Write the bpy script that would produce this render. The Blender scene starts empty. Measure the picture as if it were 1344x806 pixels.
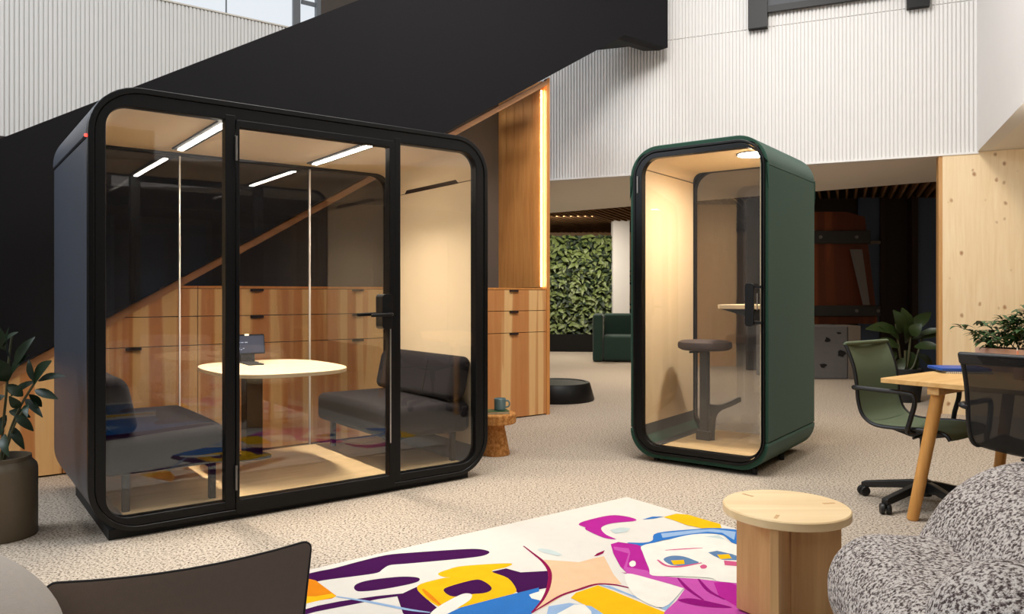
import bpy, bmesh, math, random
from mathutils import Vector, Matrix
random.seed(7)
PI = math.pi
S = bpy.context.scene
COL = S.collection
R = math.radians

# ------------------------------------------------------------------ camera
CAMZ = 1.195
FPX = 1000.0
cam_d = bpy.data.cameras.new('camera')
cam = bpy.data.objects.new('camera', cam_d)
COL.objects.link(cam)
cam.location = (0, 0, CAMZ)
cam.rotation_euler = (PI / 2, 0, 0)
cam_d.sensor_width = 36
cam_d.lens = 36 * FPX / 1344
cam_d.shift_y = -17 / 1344
cam_d.clip_start = 0.02
S.camera = cam


def gp(x, y, z=0.0):
    """point of the horizontal plane at height z seen at pixel x, y"""
    Y = (CAMZ - z) * FPX / (y - 386.0)
    return Vector(((x - 672) / FPX * Y, Y, z))


def dp(x, y, Y):
    """point at depth Y seen at pixel x, y"""
    return Vector(((x - 672) / FPX * Y, Y, CAMZ + (386 - y) / FPX * Y))


# ------------------------------------------------------------------ materials
def new_mat(name):
    m = bpy.data.materials.new(name)
    m.use_nodes = True
    nt = m.node_tree
    b = nt.nodes.get('Principled BSDF')
    return m, nt, b


def srgb(r, g, b):
    f = lambda c: (c / 255 / 12.92) if c / 255 <= 0.04045 else ((c / 255 + 0.055) / 1.055) ** 2.4
    return (f(r), f(g), f(b), 1)


def plain(name, c, rough=0.6, metal=0.0, spec=0.5, bump=0.0, bscale=200, vary=0.0, vscale=6, sheen=0):
    m, nt, b = new_mat(name)
    b.inputs['Roughness'].default_value = rough
    b.inputs['Metallic'].default_value = metal
    b.inputs['Specular IOR Level'].default_value = spec
    b.inputs['Base Color'].default_value = c
    if sheen:
        b.inputs['Sheen Weight'].default_value = sheen
    tc = nt.nodes.new('ShaderNodeTexCoord')
    if vary:
        n = nt.nodes.new('ShaderNodeTexNoise')
        n.inputs['Scale'].default_value = vscale
        n.inputs['Detail'].default_value = 4
        nt.links.new(tc.outputs['Object'], n.inputs['Vector'])
        mx = nt.nodes.new('ShaderNodeMix')
        mx.data_type = 'RGBA'
        mx.inputs[6].default_value = tuple(min(1, v * (1 - vary)) for v in c[:3]) + (1,)
        mx.inputs[7].default_value = tuple(min(1, v * (1 + vary)) for v in c[:3]) + (1,)
        nt.links.new(n.outputs['Fac'], mx.inputs[0])
        nt.links.new(mx.outputs[2], b.inputs['Base Color'])
    if bump:
        n = nt.nodes.new('ShaderNodeTexNoise')
        n.inputs['Scale'].default_value = bscale
        n.inputs['Detail'].default_value = 2
        nt.links.new(tc.outputs['Object'], n.inputs['Vector'])
        bp = nt.nodes.new('ShaderNodeBump')
        bp.inputs['Strength'].default_value = bump
        bp.inputs['Distance'].default_value = 0.004
        nt.links.new(n.outputs['Fac'], bp.inputs['Height'])
        nt.links.new(bp.outputs['Normal'], b.inputs['Normal'])
    return m


def speckle(name, cols, scale, rough=0.95, bump=0.5, dist=0.006, scale2=None):
    """cols: list of (pos, color) for a ramp driven by noise"""
    m, nt, b = new_mat(name)
    b.inputs['Roughness'].default_value = rough
    b.inputs['Specular IOR Level'].default_value = 0.15
    tc = nt.nodes.new('ShaderNodeTexCoord')
    n = nt.nodes.new('ShaderNodeTexNoise')
    n.inputs['Scale'].default_value = scale
    n.inputs['Detail'].default_value = 3
    n.inputs['Roughness'].default_value = 0.7
    nt.links.new(tc.outputs['Object'], n.inputs['Vector'])
    cr = nt.nodes.new('ShaderNodeValToRGB')
    e = cr.color_ramp.elements
    e[0].position, e[0].color = cols[0]
    e[1].position, e[1].color = cols[-1]
    for p, c in cols[1:-1]:
        k = e.new(p)
        k.color = c
    nt.links.new(n.outputs['Fac'], cr.inputs['Fac'])
    nt.links.new(cr.outputs['Color'], b.inputs['Base Color'])
    if bump:
        bp = nt.nodes.new('ShaderNodeBump')
        bp.inputs['Strength'].default_value = bump
        bp.inputs['Distance'].default_value = dist
        nt.links.new(n.outputs['Fac'], bp.inputs['Height'])
        nt.links.new(bp.outputs['Normal'], b.inputs['Normal'])
    return m


def wood(name, dark, light, axis='Z', band=0.0, scale=14, rough=0.45, contrast=1.0, knots=None, seed=0.0, spec=0.4):
    """grain runs along the axis; band > 0 adds plank-like colour strips of that width"""
    m, nt, b = new_mat(name)
    b.inputs['Roughness'].default_value = rough
    b.inputs['Specular IOR Level'].default_value = spec
    N, L = nt.nodes, nt.links
    tc = N.new('ShaderNodeTexCoord')
    mp = N.new('ShaderNodeMapping')
    sc = {'X': (0.06, 1, 1), 'Y': (1, 0.06, 1), 'Z': (1, 1, 0.06)}[axis]
    mp.inputs['Scale'].default_value = sc
    mp.inputs['Location'].default_value = (seed, seed * 1.7, seed * 0.6)
    L.new(tc.outputs['Object'], mp.inputs['Vector'])
    n = N.new('ShaderNodeTexNoise')
    n.inputs['Scale'].default_value = scale
    n.inputs['Detail'].default_value = 6
    n.inputs['Roughness'].default_value = 0.65
    n.inputs['Distortion'].default_value = 0.6
    L.new(mp.outputs['Vector'], n.inputs['Vector'])
    fac = n.outputs['Fac']
    if band:
        mp2 = N.new('ShaderNodeMapping')
        mp2.inputs['Scale'].default_value = {'X': (0.02, 1, 1), 'Y': (1, 0.02, 1), 'Z': (1, 1, 0.02)}[axis]
        mp2.inputs['Location'].default_value = (seed + 3.1, seed, seed * 2)
        L.new(tc.outputs['Object'], mp2.inputs['Vector'])
        n2 = N.new('ShaderNodeTexNoise')
        n2.inputs['Scale'].default_value = 1 / band
        n2.inputs['Detail'].default_value = 0.0
        n2.inputs['Distortion'].default_value = 0.15
        L.new(mp2.outputs['Vector'], n2.inputs['Vector'])
        st = N.new('ShaderNodeValToRGB')
        st.color_ramp.interpolation = 'LINEAR'
        e = st.color_ramp.elements
        e[0].position, e[0].color = 0.0, (0.15, 0.15, 0.15, 1)
        e[1].position, e[1].color = 0.47, (0.22, 0.22, 0.22, 1)
        for p, v in ((0.50, 0.45), (0.55, 0.5), (0.56, 0.95), (1.0, 1.0)):
            k = e.new(p)
            k.color = (v, v, v, 1)
        L.new(n2.outputs['Fac'], st.inputs['Fac'])
        mm = N.new('ShaderNodeMath')
        mm.operation = 'MULTIPLY_ADD'
        L.new(n.outputs['Fac'], mm.inputs[0])
        mm.inputs[1].default_value = 0.45
        ad = N.new('ShaderNodeMath')
        ad.operation = 'MULTIPLY_ADD'
        L.new(st.outputs['Color'], ad.inputs[0])
        ad.inputs[1].default_value = 0.85
        ad.inputs[2].default_value = -0.2
        L.new(ad.outputs[0], mm.inputs[2])
        mm.use_clamp = True
        fac = mm.outputs[0]
    else:
        mr = N.new('ShaderNodeMapRange')
        mr.inputs['From Min'].default_value = 0.5 - 0.25 / contrast
        mr.inputs['From Max'].default_value = 0.5 + 0.25 / contrast
        L.new(fac, mr.inputs['Value'])
        fac = mr.outputs['Result']
    mx = N.new('ShaderNodeMix')
    mx.data_type = 'RGBA'
    mx.inputs[6].default_value = dark
    mx.inputs[7].default_value = light
    L.new(fac, mx.inputs[0])
    out = mx.outputs[2]
    if knots:
        mk = N.new('ShaderNodeMapping')
        mk.inputs['Scale'].default_value = (1.0, 1.0, 0.75)
        L.new(tc.outputs['Object'], mk.inputs['Vector'])
        nn = N.new('ShaderNodeTexNoise')
        nn.inputs['Scale'].default_value = 20
        L.new(mk.outputs['Vector'], nn.inputs['Vector'])
        va = N.new('ShaderNodeVectorMath')
        va.operation = 'MULTIPLY_ADD'
        L.new(nn.outputs['Color'], va.inputs[0])
        va.inputs[1].default_value = (0.02, 0.02, 0.02)
        L.new(mk.outputs['Vector'], va.inputs[2])
        vo = N.new('ShaderNodeTexVoronoi')
        vo.inputs['Scale'].default_value = knots
        L.new(va.outputs[0], vo.inputs['Vector'])
        ramp = N.new('ShaderNodeValToRGB')
        e = ramp.color_ramp.elements
        e[0].position, e[0].color = 0.0, (1, 1, 1, 1)
        e[1].position, e[1].color = 0.21, (0, 0, 0, 1)
        k = e.new(0.11)
        k.color = (0.6, 0.6, 0.6, 1)
        L.new(vo.outputs['Distance'], ramp.inputs['Fac'])
        mx2 = N.new('ShaderNodeMix')
        mx2.data_type = 'RGBA'
        gt = N.new('ShaderNodeMath')
        gt.operation = 'GREATER_THAN'
        gt.inputs[1].default_value = 0.3
        sp = N.new('ShaderNodeSeparateColor')
        L.new(vo.outputs['Color'], sp.inputs[0])
        L.new(sp.outputs[0], gt.inputs[0])
        ml = N.new('ShaderNodeMath')
        ml.operation = 'MULTIPLY'
        L.new(gt.outputs[0], ml.inputs[0])
        L.new(ramp.outputs['Color'], ml.inputs[1])
        L.new(ml.outputs[0], mx2.inputs[0])
        L.new(out, mx2.inputs[6])
        mx2.inputs[7].default_value = srgb(150, 92, 45)
        out = mx2.outputs[2]
    L.new(out, b.inputs['Base Color'])
    return m


def glass(name, tint=(1, 1, 1, 1), base=0.04, gain=1.0):
    """thin pane: clear transmission plus a grazing-angle mirror reflection"""
    m, nt, b = new_mat(name)
    N, L = nt.nodes, nt.links
    N.remove(b)
    out = N.get('Material Output')
    tr = N.new('ShaderNodeBsdfTransparent')
    tr.inputs['Color'].default_value = tint
    gl = N.new('ShaderNodeBsdfGlossy')
    gl.inputs['Roughness'].default_value = 0.0
    lw = N.new('ShaderNodeLayerWeight')
    lw.inputs['Blend'].default_value = 0.5
    p = N.new('ShaderNodeMath')
    p.operation = 'POWER'
    p.inputs[1].default_value = 5.0
    L.new(lw.outputs['Facing'], p.inputs[0])
    ma = N.new('ShaderNodeMath')
    ma.operation = 'MULTIPLY_ADD'
    ma.inputs[1].default_value = 0.9 * gain
    ma.inputs[2].default_value = base
    ma.use_clamp = True
    L.new(p.outputs[0], ma.inputs[0])
    mx = N.new('ShaderNodeMixShader')
    L.new(ma.outputs[0], mx.inputs[0])
    L.new(tr.outputs[0], mx.inputs[1])
    L.new(gl.outputs[0], mx.inputs[2])
    L.new(mx.outputs[0], out.inputs['Surface'])
    return m


def emit(name, c, strength):
    m, nt, b = new_mat(name)
    b.inputs['Base Color'].default_value = (0.02, 0.02, 0.02, 1)
    b.inputs['Emission Color'].default_value = c
    b.inputs['Emission Strength'].default_value = strength
    return m


def mesh_fabric(name, c, alpha):
    m, nt, b = new_mat(name)
    b.inputs['Base Color'].default_value = c
    b.inputs['Roughness'].default_value = 0.8
    b.inputs['Alpha'].default_value = alpha
    return m


M = {}
M['carpet'] = speckle('carpet_beige_fleck', [(0.0, srgb(50, 42, 36)), (0.40, srgb(84, 72, 62)), (0.46, srgb(176, 162, 146)),
                                            (0.6, srgb(201, 188, 171)), (1.0, srgb(230, 220, 205))], 88, bump=0.15, dist=0.005)
M['white'] = plain('white_lacquer', srgb(226, 224, 221), 0.6, vary=0.02)
M['white_wall'] = plain('white_plaster', srgb(226, 222, 218), 0.8, vary=0.02)
M['ceiling'] = plain('off_white_ceiling', srgb(232, 225, 215), 0.85, vary=0.02)
M['black_stair'] = plain('black_painted_steel', srgb(19, 18, 21), 0.7, spec=0.2, vary=0.05, vscale=2)
M['black'] = plain('black_satin', srgb(12, 12, 13), 0.45, spec=0.3)
M['black_matte'] = plain('black_matte', srgb(14, 14, 15), 0.7)
M['black_gloss'] = plain('black_gloss', srgb(8, 8, 9), 0.35, spec=0.3)
M['frame'] = plain('graphite_frame', srgb(13, 13, 14), 0.42, spec=0.25)
M['shell'] = plain('blue_black_shell', srgb(68, 72, 82), 0.4, bump=0.12, bscale=500)
M['beige_felt'] = plain('beige_felt', srgb(230, 208, 172), 0.9, spec=0.1, bump=0.15, bscale=350, vary=0.03, vscale=3)
M['pod_floor'] = wood('pale_ash_floor', srgb(214, 180, 128), srgb(238, 208, 158), 'X', scale=20)
M['glass'] = glass('clear_glass', (0.96, 0.96, 0.96, 1), 0.05)
M['glass_back'] = glass('smoked_back_glass', (0.84, 0.83, 0.82, 1), 0.075)
M['glass_booth'] = glass('smoked_booth_back_glass', (0.78, 0.76, 0.73, 1), 0.07)
M['alu'] = plain('brushed_aluminium', srgb(190, 188, 184), 0.35, metal=0.9)
M['grey_joint'] = plain('pale_glass_joint', srgb(215, 208, 196), 0.4)
M['couch'] = plain('charcoal_wool', srgb(40, 37, 39), 0.95, spec=0.06, bump=0.1, bscale=400, vary=0.08, vscale=40, sheen=0.05)
M['couch_pipe'] = plain('black_piping', srgb(28, 25, 25), 0.8)
M['table_top'] = wood('pale_birch_top', srgb(210, 184, 144), srgb(230, 209, 172), 'X', scale=18)
M['strip_light'] = emit('led_strip', (1.0, 0.91, 0.79, 1), 60)
M['puck_light'] = emit('led_puck', (1.0, 0.90, 0.76, 1), 90)
M['red_led'] = emit('red_led', (1.0, 0.03, 0.02, 1), 6)
M['cab_led'] = emit('warm_led', (1.0, 0.76, 0.46, 1), 40)
M['cabinet'] = wood('striped_alder_veneer', srgb(192, 116, 58), srgb(242, 198, 136), 'Z', band=0.075, scale=26)
M['cabinet_plain'] = wood('alder_panel', srgb(196, 122, 60), srgb(226, 160, 90), 'Z', scale=22)
M['trim_wood'] = wood('alder_trim', srgb(186, 128, 84), srgb(216, 160, 112), 'X', scale=20)
M['niche'] = plain('taupe_niche_wall', srgb(92, 82, 76), 0.8, vary=0.05)
M['gap'] = plain('shadow_gap_brown', srgb(40, 22, 12), 0.8)
M['green_felt'] = plain('green_felt', srgb(48, 80, 66), 0.92, spec=0.15, bump=0.2, bscale=450, sheen=0.15)
M['clt'] = wood('knotty_pine_clt', srgb(226, 196, 150), srgb(242, 220, 182), 'Z', scale=26, knots=10.0, contrast=0.9)
M['clt_edge'] = wood('pine_edge', srgb(178, 128, 72), srgb(205, 158, 100), 'Z', scale=26)
M['oak'] = wood('oak_desk', srgb(210, 160, 92), srgb(238, 196, 132), 'X', scale=22)
M['oak_leg'] = wood('oak_leg', srgb(200, 138, 66), srgb(226, 168, 96), 'Z', scale=30)
M['ash_top'] = wood('pale_ash_top', srgb(222, 188, 138), srgb(240, 214, 168), 'X', scale=12)
M['ash_leg'] = wood('ash_slab', srgb(184, 138, 88), srgb(214, 170, 116), 'Z', scale=14, contrast=1.3)
M['cork'] = speckle('cork', [(0.0, srgb(100, 55, 20)), (0.42, srgb(180, 118, 62)), (0.6, srgb(212, 154, 92)), (1.0, srgb(230, 182, 124))], 40, bump=0.2)
M['boucle'] = speckle('grey_boucle', [(0.0, srgb(34, 29, 29)), (0.41, srgb(78, 68, 66)), (0.47, srgb(142, 130, 126)), (0.53, srgb(204, 196, 190)), (1.0, srgb(238, 232, 227))],
                      105, bump=1.0, dist=0.012)
M['grey_wool'] = plain('light_grey_wool', srgb(178, 170, 162), 0.95, spec=0.1, bump=0.4, bscale=300, vary=0.06, vscale=60)
M['taupe_cushion'] = plain('taupe_wool', srgb(128, 114, 103), 0.95, spec=0.1, bump=0.3, bscale=350, vary=0.06, vscale=60)
M['pot'] = plain('bronze_pot', srgb(98, 86, 68), 0.55, vary=0.08, vscale=20)
M['soil'] = plain('dark_soil', srgb(38, 28, 20), 0.95, bump=0.6, bscale=80)
M['leaf'] = plain('dark_leaf', srgb(24, 42, 20), 0.42, spec=0.3, vary=0.35, vscale=9)
M['leaf_mid'] = plain('mid_leaf', srgb(54, 84, 42), 0.45, vary=0.35, vscale=12)
M['leaf_fig'] = plain('fig_leaf', srgb(42, 56, 24), 0.4, vary=0.35, vscale=6)
M['leaf_wall'] = plain('wall_leaf', srgb(104, 118, 66), 0.5, vary=0.55, vscale=7)
M['leaf_wall2'] = plain('wall_leaf_dark', srgb(30, 48, 24), 0.6, vary=0.4, vscale=7)
M['stem'] = plain('green_brown_stem', srgb(66, 66, 38), 0.6)
M['mesh_green'] = plain('green_mesh_fabric', srgb(104, 116, 92), 0.85, spec=0.15, bump=0.3, bscale=500)
M['mesh_black'] = mesh_fabric('black_mesh_fabric', srgb(24, 22, 20), 0.76)
M['plastic'] = plain('black_plastic', srgb(18, 18, 18), 0.45)
M['chrome'] = plain('chrome', srgb(160, 150, 138), 0.25, metal=1.0)
M['blue'] = plain('blue_cover', srgb(28, 78, 168), 0.4)
M['paper'] = plain('paper', srgb(235, 228, 212), 0.8)
M['pink_pot'] = plain('clay_pink', srgb(206, 166, 140), 0.75, vary=0.06)
M['salmon'] = plain('salmon_pencil', srgb(232, 150, 120), 0.5)
M['orange'] = plain('orange_pencil', srgb(222, 120, 60), 0.5)
M['mug'] = plain('teal_glaze', srgb(112, 138, 142), 0.3)
M['book_green'] = plain('book_green', srgb(52, 92, 58), 0.5)
M['screen'] = plain('tablet_screen', srgb(9, 18, 32), 0.12)
M['stool_seat'] = plain('grey_brown_felt', srgb(86, 76, 74), 0.9, spec=0.1, bump=0.2, bscale=400)
M['stool_metal'] = plain('graphite_steel', srgb(52, 50, 48), 0.5)
M['dark_carpet'] = plain('dark_grey_carpet', srgb(58, 58, 58), 0.95)
M['arm_green'] = plain('bottle_green_velvet', srgb(22, 52, 44), 0.85, sheen=0.2)
M['slat'] = wood('brown_slat', srgb(104, 76, 52), srgb(150, 114, 80), 'Y', scale=20, rough=0.85, spec=0.1)
M['dark_slat'] = plain('dark_slat', srgb(48, 32, 24), 0.7)
M['slat_pale'] = plain('grey_slat', srgb(128, 116, 104), 0.7)
M['red_wood'] = wood('dark_red_cedar', srgb(74, 32, 14), srgb(124, 62, 28), 'Z', band=0.16, scale=14)
M['steel'] = plain('grey_steel', srgb(120, 118, 116), 0.4, metal=0.6)
M['strap'] = plain('dark_strap', srgb(44, 42, 40), 0.6)
M['blue_wall'] = plain('dusk_blue_panel', srgb(84, 100, 124), 0.6)
M['dark_wall'] = plain('dark_brown_wall', srgb(52, 42, 36), 0.8)
M['concrete'] = plain('grey_felt_block', srgb(108, 106, 106), 0.9, vary=0.1)
M['tan_wall'] = wood('tan_wall', srgb(186, 142, 96), srgb(208, 168, 120), 'Z', scale=12)
M['window'] = emit('bright_window', (0.88, 0.94, 1.0, 1), 0.85)
M['win_frame'] = plain('grey_window_frame', srgb(96, 100, 104), 0.5)
M['rear_wall'] = plain('warm_dark_rear_wall', srgb(74, 66, 60), 0.85)


# ------------------------------------------------------------------ object helpers
def finish(name, bm, mat, parent=None, smooth=True, angle=35, bevel=0.0, segs=2):
    bmesh.ops.recalc_face_normals(bm, faces=bm.faces[:])
    me = bpy.data.meshes.new(name)
    bm.to_mesh(me)
    bm.free()
    for m in (mat if isinstance(mat, (list, tuple)) else [mat]):
        me.materials.append(m)
    if smooth:
        me.polygons.foreach_set('use_smooth', [True] * len(me.polygons))
        me.set_sharp_from_angle(angle=R(angle))
    o = bpy.data.objects.new(name, me)
    COL.objects.link(o)
    if parent is not None:
        o.parent = parent
    if bevel:
        md = o.modifiers.new('bevel', 'BEVEL')
        md.width = bevel
        md.segments = segs
        md.limit_method = 'ANGLE'
        md.angle_limit = R(40)
    return o


def thing(name, label, cat, loc=(0, 0, 0), rz=0.0, group=None):
    o = bpy.data.objects.new(name, None)
    o.empty_display_size = 0.1
    COL.objects.link(o)
    o.location = loc
    o.rotation_euler = (0, 0, rz)
    return tag(o, label, cat, group)


def tag(o, label, cat, group=None):
    o['label'] = label
    o['category'] = cat
    if group:
        o['group'] = group
    return o


def struct(o):
    o['kind'] = 'structure'
    return o


def at(o, loc, rz=0.0):
    o.location = loc
    o.rotation_euler = (0, 0, rz)
    return o


def NB():
    return bmesh.new()


def box(bm, x0, y0, z0, x1, y1, z1, mtx=None, mi=0):
    c = [(x0, y0, z0), (x1, y0, z0), (x1, y1, z0), (x0, y1, z0), (x0, y0, z1), (x1, y0, z1), (x1, y1, z1), (x0, y1, z1)]
    v = [bm.verts.new(mtx @ Vector(p) if mtx else p) for p in c]
    for f in ((0, 3, 2, 1), (4, 5, 6, 7), (0, 1, 5, 4), (1, 2, 6, 5), (2, 3, 7, 6), (3, 0, 4, 7)):
        bm.faces.new([v[i] for i in f]).material_index = mi
    return bm


def prism(bm, pts, y0, y1, plane='XZ', mi=0):
    """polygon in XZ (extruded in y) or XY (extruded in z)"""
    mk = (lambda p, t: (p[0], t, p[1])) if plane == 'XZ' else ((lambda p, t: (p[0], p[1], t)) if plane == 'XY' else (lambda p, t: (t, p[0], p[1])))
    a = [bm.verts.new(mk(p, y0)) for p in pts]
    b = [bm.verts.new(mk(p, y1)) for p in pts]
    n = len(pts)
    f1 = bm.faces.new(a)
    f2 = bm.faces.new(b[::-1])
    f1.material_index = f2.material_index = mi
    for i in range(n):
        bm.faces.new([a[i], a[(i + 1) % n], b[(i + 1) % n], b[i]]).material_index = mi
    bmesh.ops.triangulate(bm, faces=[f for f in (f1, f2) if len(f.verts) > 4])
    return bm


def rr(x0, z0, x1, z1, r, n=10):
    pts = []
    for cx, cz, a0 in ((x1 - r, z1 - r, 0), (x0 + r, z1 - r, 90), (x0 + r, z0 + r, 180), (x1 - r, z0 + r, 270)):
        for i in range(n + 1):
            a = R(a0 + 90 * i / n)
            pts.append((cx + r * math.cos(a), cz + r * math.sin(a)))
    return pts


def ring(bm, outer, inner, y0, y1):
    n = len(outer)
    V = [[bm.verts.new((p[0], y, p[1])) for p in loop] for loop, y in ((outer, y0), (outer, y1), (inner, y0), (inner, y1))]
    for i in range(n):
        j = (i + 1) % n
        bm.faces.new([V[0][i], V[0][j], V[2][j], V[2][i]])
        bm.faces.new([V[1][j], V[1][i], V[3][i], V[3][j]])
        bm.faces.new([V[0][j], V[0][i], V[1][i], V[1][j]])
        bm.faces.new([V[2][i], V[2][j], V[3][j], V[3][i]])
    return bm


def upath(x0, x1, zs, zt, r, n=12):
    """open path: up the left side from zs, over the top zt, down the right side (zt<zs gives a trough)"""
    s = 1 if zt > zs else -1
    pts = [(x0, zs)]
    for i in range(n + 1):
        a = R(180 - 90 * i / n)
        pts.append((x0 + r + r * math.cos(a), zt - s * r + s * r * math.sin(a)))
    for i in range(n + 1):
        a = R(90 - 90 * i / n)
        pts.append((x1 - r + r * math.cos(a), zt - s * r + s * r * math.sin(a)))
    pts.append((x1, zs))
    return pts


def strip(bm, outer, inner, y0, y1):
    n = len(outer)
    V = [[bm.verts.new((p[0], y, p[1])) for p in loop] for loop, y in ((outer, y0), (outer, y1), (inner, y0), (inner, y1))]
    for i in range(n - 1):
        j = i + 1
        bm.faces.new([V[0][i], V[0][j], V[2][j], V[2][i]])
        bm.faces.new([V[1][j], V[1][i], V[3][i], V[3][j]])
        bm.faces.new([V[0][j], V[0][i], V[1][i], V[1][j]])
        bm.faces.new([V[2][i], V[2][j], V[3][j], V[3][i]])
    for k in (0, n - 1):
        bm.faces.new([V[0][k], V[1][k], V[3][k], V[2][k]])
    return bm


def lathe(bm, prof, n=40, cx=0, cy=0, cap=True):
    rows = []
    for r, z in prof:
        rows.append([bm.verts.new((cx + r * math.cos(2 * PI * i / n), cy + r * math.sin(2 * PI * i / n), z)) for i in range(n)])
    for a, b in zip(rows, rows[1:]):
        for i in range(n):
            bm.faces.new([a[i], a[(i + 1) % n], b[(i + 1) % n], b[i]])
    if cap:
        bm.faces.new(rows[0][::-1])
        bm.faces.new(rows[-1])
    return bm


def tube(bm, pts, r, n=10, closed=False):
    pts = [Vector(p) for p in pts]
    rs = r if isinstance(r, (list, tuple)) else [r] * len(pts)
    rows = []
    up = None
    for i, p in enumerate(pts):
        d = (pts[min(i + 1, len(pts) - 1)] - pts[max(i - 1, 0)]).normalized()
        if up is None:
            up = d.orthogonal().normalized()
        up = (up - d * up.dot(d))
        up = up.normalized() if up.length > 1e-5 else d.orthogonal().normalized()
        w = d.cross(up)
        rows.append([bm.verts.new(p + (up * math.cos(2 * PI * k / n) + w * math.sin(2 * PI * k / n)) * rs[i]) for k in range(n)])
    for a, b in zip(rows, rows[1:]):
        for k in range(n):
            bm.faces.new([a[k], a[(k + 1) % n], b[(k + 1) % n], b[k]])
    bm.faces.new(rows[0][::-1])
    bm.faces.new(rows[-1])
    return bm


def smooth_path(pts, k=6):
    """Catmull-Rom through the points"""
    P = [Vector(p) for p in pts]
    out = []
    for i in range(len(P) - 1):
        p0, p1, p2, p3 = P[max(i - 1, 0)], P[i], P[i + 1], P[min(i + 2, len(P) - 1)]
        for j in range(k):
            t = j / k
            out.append(0.5 * ((2 * p1) + (p2 - p0) * t + (2 * p0 - 5 * p1 + 4 * p2 - p3) * t * t + (3 * p1 - p0 - 3 * p2 + p3) * t ** 3))
    out.append(P[-1])
    return out


def rbox(bm, c, h, r, k=4, fn=None, mid=4):
    """rounded box, centre c, half sizes h, corner radius r; fn warps each point"""
    r = min(r, min(h) * 0.999)

    def axis(hh):
        a = [hh - r + r * math.tan(R(45 * i / k)) for i in range(k + 1)]
        inner = hh - r
        m = [inner * (2 * i / mid - 1) for i in range(1, mid)] if inner > 1e-4 else []
        return [-v for v in a[::-1]] + m + a
    ax = [axis(v) for v in h]
    cache = {}

    def vert(p):
        key = tuple(round(v, 6) for v in p)
        if key not in cache:
            q = Vector([max(-(h[i] - r), min(h[i] - r, p[i])) for i in range(3)])
            d = Vector(p) - q
            v = q + d.normalized() * r
            v = v + Vector(c)
            cache[key] = bm.verts.new(fn(v) if fn else v)
        return cache[key]
    for a in range(3):
        u, w = [i for i in range(3) if i != a]
        for s in (-1, 1):
            for i in range(len(ax[u]) - 1):
                for j in range(len(ax[w]) - 1):
                    q = []
                    for ii, jj in ((i, j), (i + 1, j), (i + 1, j + 1), (i, j + 1)):
                        p = [0, 0, 0]
                        p[a] = s * h[a]
                        p[u] = ax[u][ii]
                        p[w] = ax[w][jj]
                        q.append(vert(p))
                    try:
                        bm.faces.new(q)
                    except ValueError:
                        pass
    return bm


def leaf(bm, base, tip, width, up=(0, 0, 1), droop=0.12, fold=0.25, n=6, mi=0):
    base, tip = Vector(base), Vector(tip)
    d = tip - base
    L = d.length
    d.normalize()
    up = Vector(up)
    w = d.cross(up)
    if w.length < 1e-3:
        w = d.orthogonal()
    w.normalize()
    nrm = w.cross(d).normalized()
    rows = []
    for i in range(n + 1):
        t = i / n
        hw = width * 0.5 * (math.sin(PI * min(1, t * 0.96 + 0.02) ** 0.85) ** 0.9 + 0.02)
        c = base + d * (L * t) + nrm * (droop * L * math.sin(PI * t))
        rows.append([bm.verts.new(c - w * hw + nrm * fold * hw), bm.verts.new(c), bm.verts.new(c + w * hw + nrm * fold * hw)])
    for a, b in zip(rows, rows[1:]):
        for k in (0, 1):
            bm.faces.new([a[k], a[k + 1], b[k + 1], b[k]]).material_index = mi


def clip(poly, f):
    """keep the part of a polygon where f(p) >= 0 (f linear)"""
    out = []
    for i, p in enumerate(poly):
        q = poly[(i + 1) % len(poly)]
        a, b = f(p), f(q)
        if a >= 0:
            out.append(p)
        if (a >= 0) != (b >= 0):
            t = a / (a - b)
            out.append((p[0] + (q[0] - p[0]) * t, p[1] + (q[1] - p[1]) * t))
    return out


# ------------------------------------------------------------------ frames of reference of the place
AP = R(37.3)                                   # the stair, the cabinets, the big pod and the rug share this direction
PX = Vector((math.cos(AP), math.sin(AP), 0))
QX = Vector((-PX.y, PX.x, 0))
A0 = Vector((-2.0177, 3.6174, 0))              # front left corner of the big pod on the floor


def W(lx, ly, z=0.0):
    return A0 + PX * lx + QX * ly + Vector((0, 0, z))


AW = R(-23.5)                                  # direction of the ribbed white wall
WX = Vector((math.cos(AW), math.sin(AW), 0))
WY = Vector((-WX.y, WX.x, 0))
C0 = Vector((4.3, 7.61, 0))                    # lower left corner of the pine wall


def V(t, d, z=0.0):
    return C0 + WX * t + WY * d + Vector((0, 0, z))


# ------------------------------------------------------------------ the setting
bm = NB()
box(bm, -14, -7, -0.1, 16, 24, 0)
struct(finish('floor', bm, M['carpet'], smooth=False))

CH = 2.595                                     # height of the low ceiling


def ribbed(bm, x0, x1, z0, z1, pitch=0.036, d=0.016, back=0.12):
    prof = []
    x = x0
    while x < x1:
        prof += [(x, 0), (x + pitch * 0.66, 0), (x + pitch * 0.72, d), (x + pitch * 0.94, d)]
        x += pitch
    prof.append((x, 0))
    lo = [bm.verts.new((p[0], p[1], z0)) for p in prof]
    hi = [bm.verts.new((p[0], p[1], z1)) for p in prof]
    for i in range(len(prof) - 1):
        bm.faces.new([lo[i], lo[i + 1], hi[i + 1], hi[i]])
    b = [bm.verts.new(p) for p in ((x0, back, z0), (x, back, z0), (x, back, z1), (x0, back, z1))]
    bm.faces.new(b[::-1])
    bm.faces.new([b[0], b[1], lo[-1]] + lo[-2::-1])
    bm.faces.new([b[3]] + hi + [b[2]])
    bm.faces.new([lo[0], hi[0], b[3], b[0]])
    bm.faces.new([b[1], b[2], hi[-1], lo[-1]])
    return bm


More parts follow.
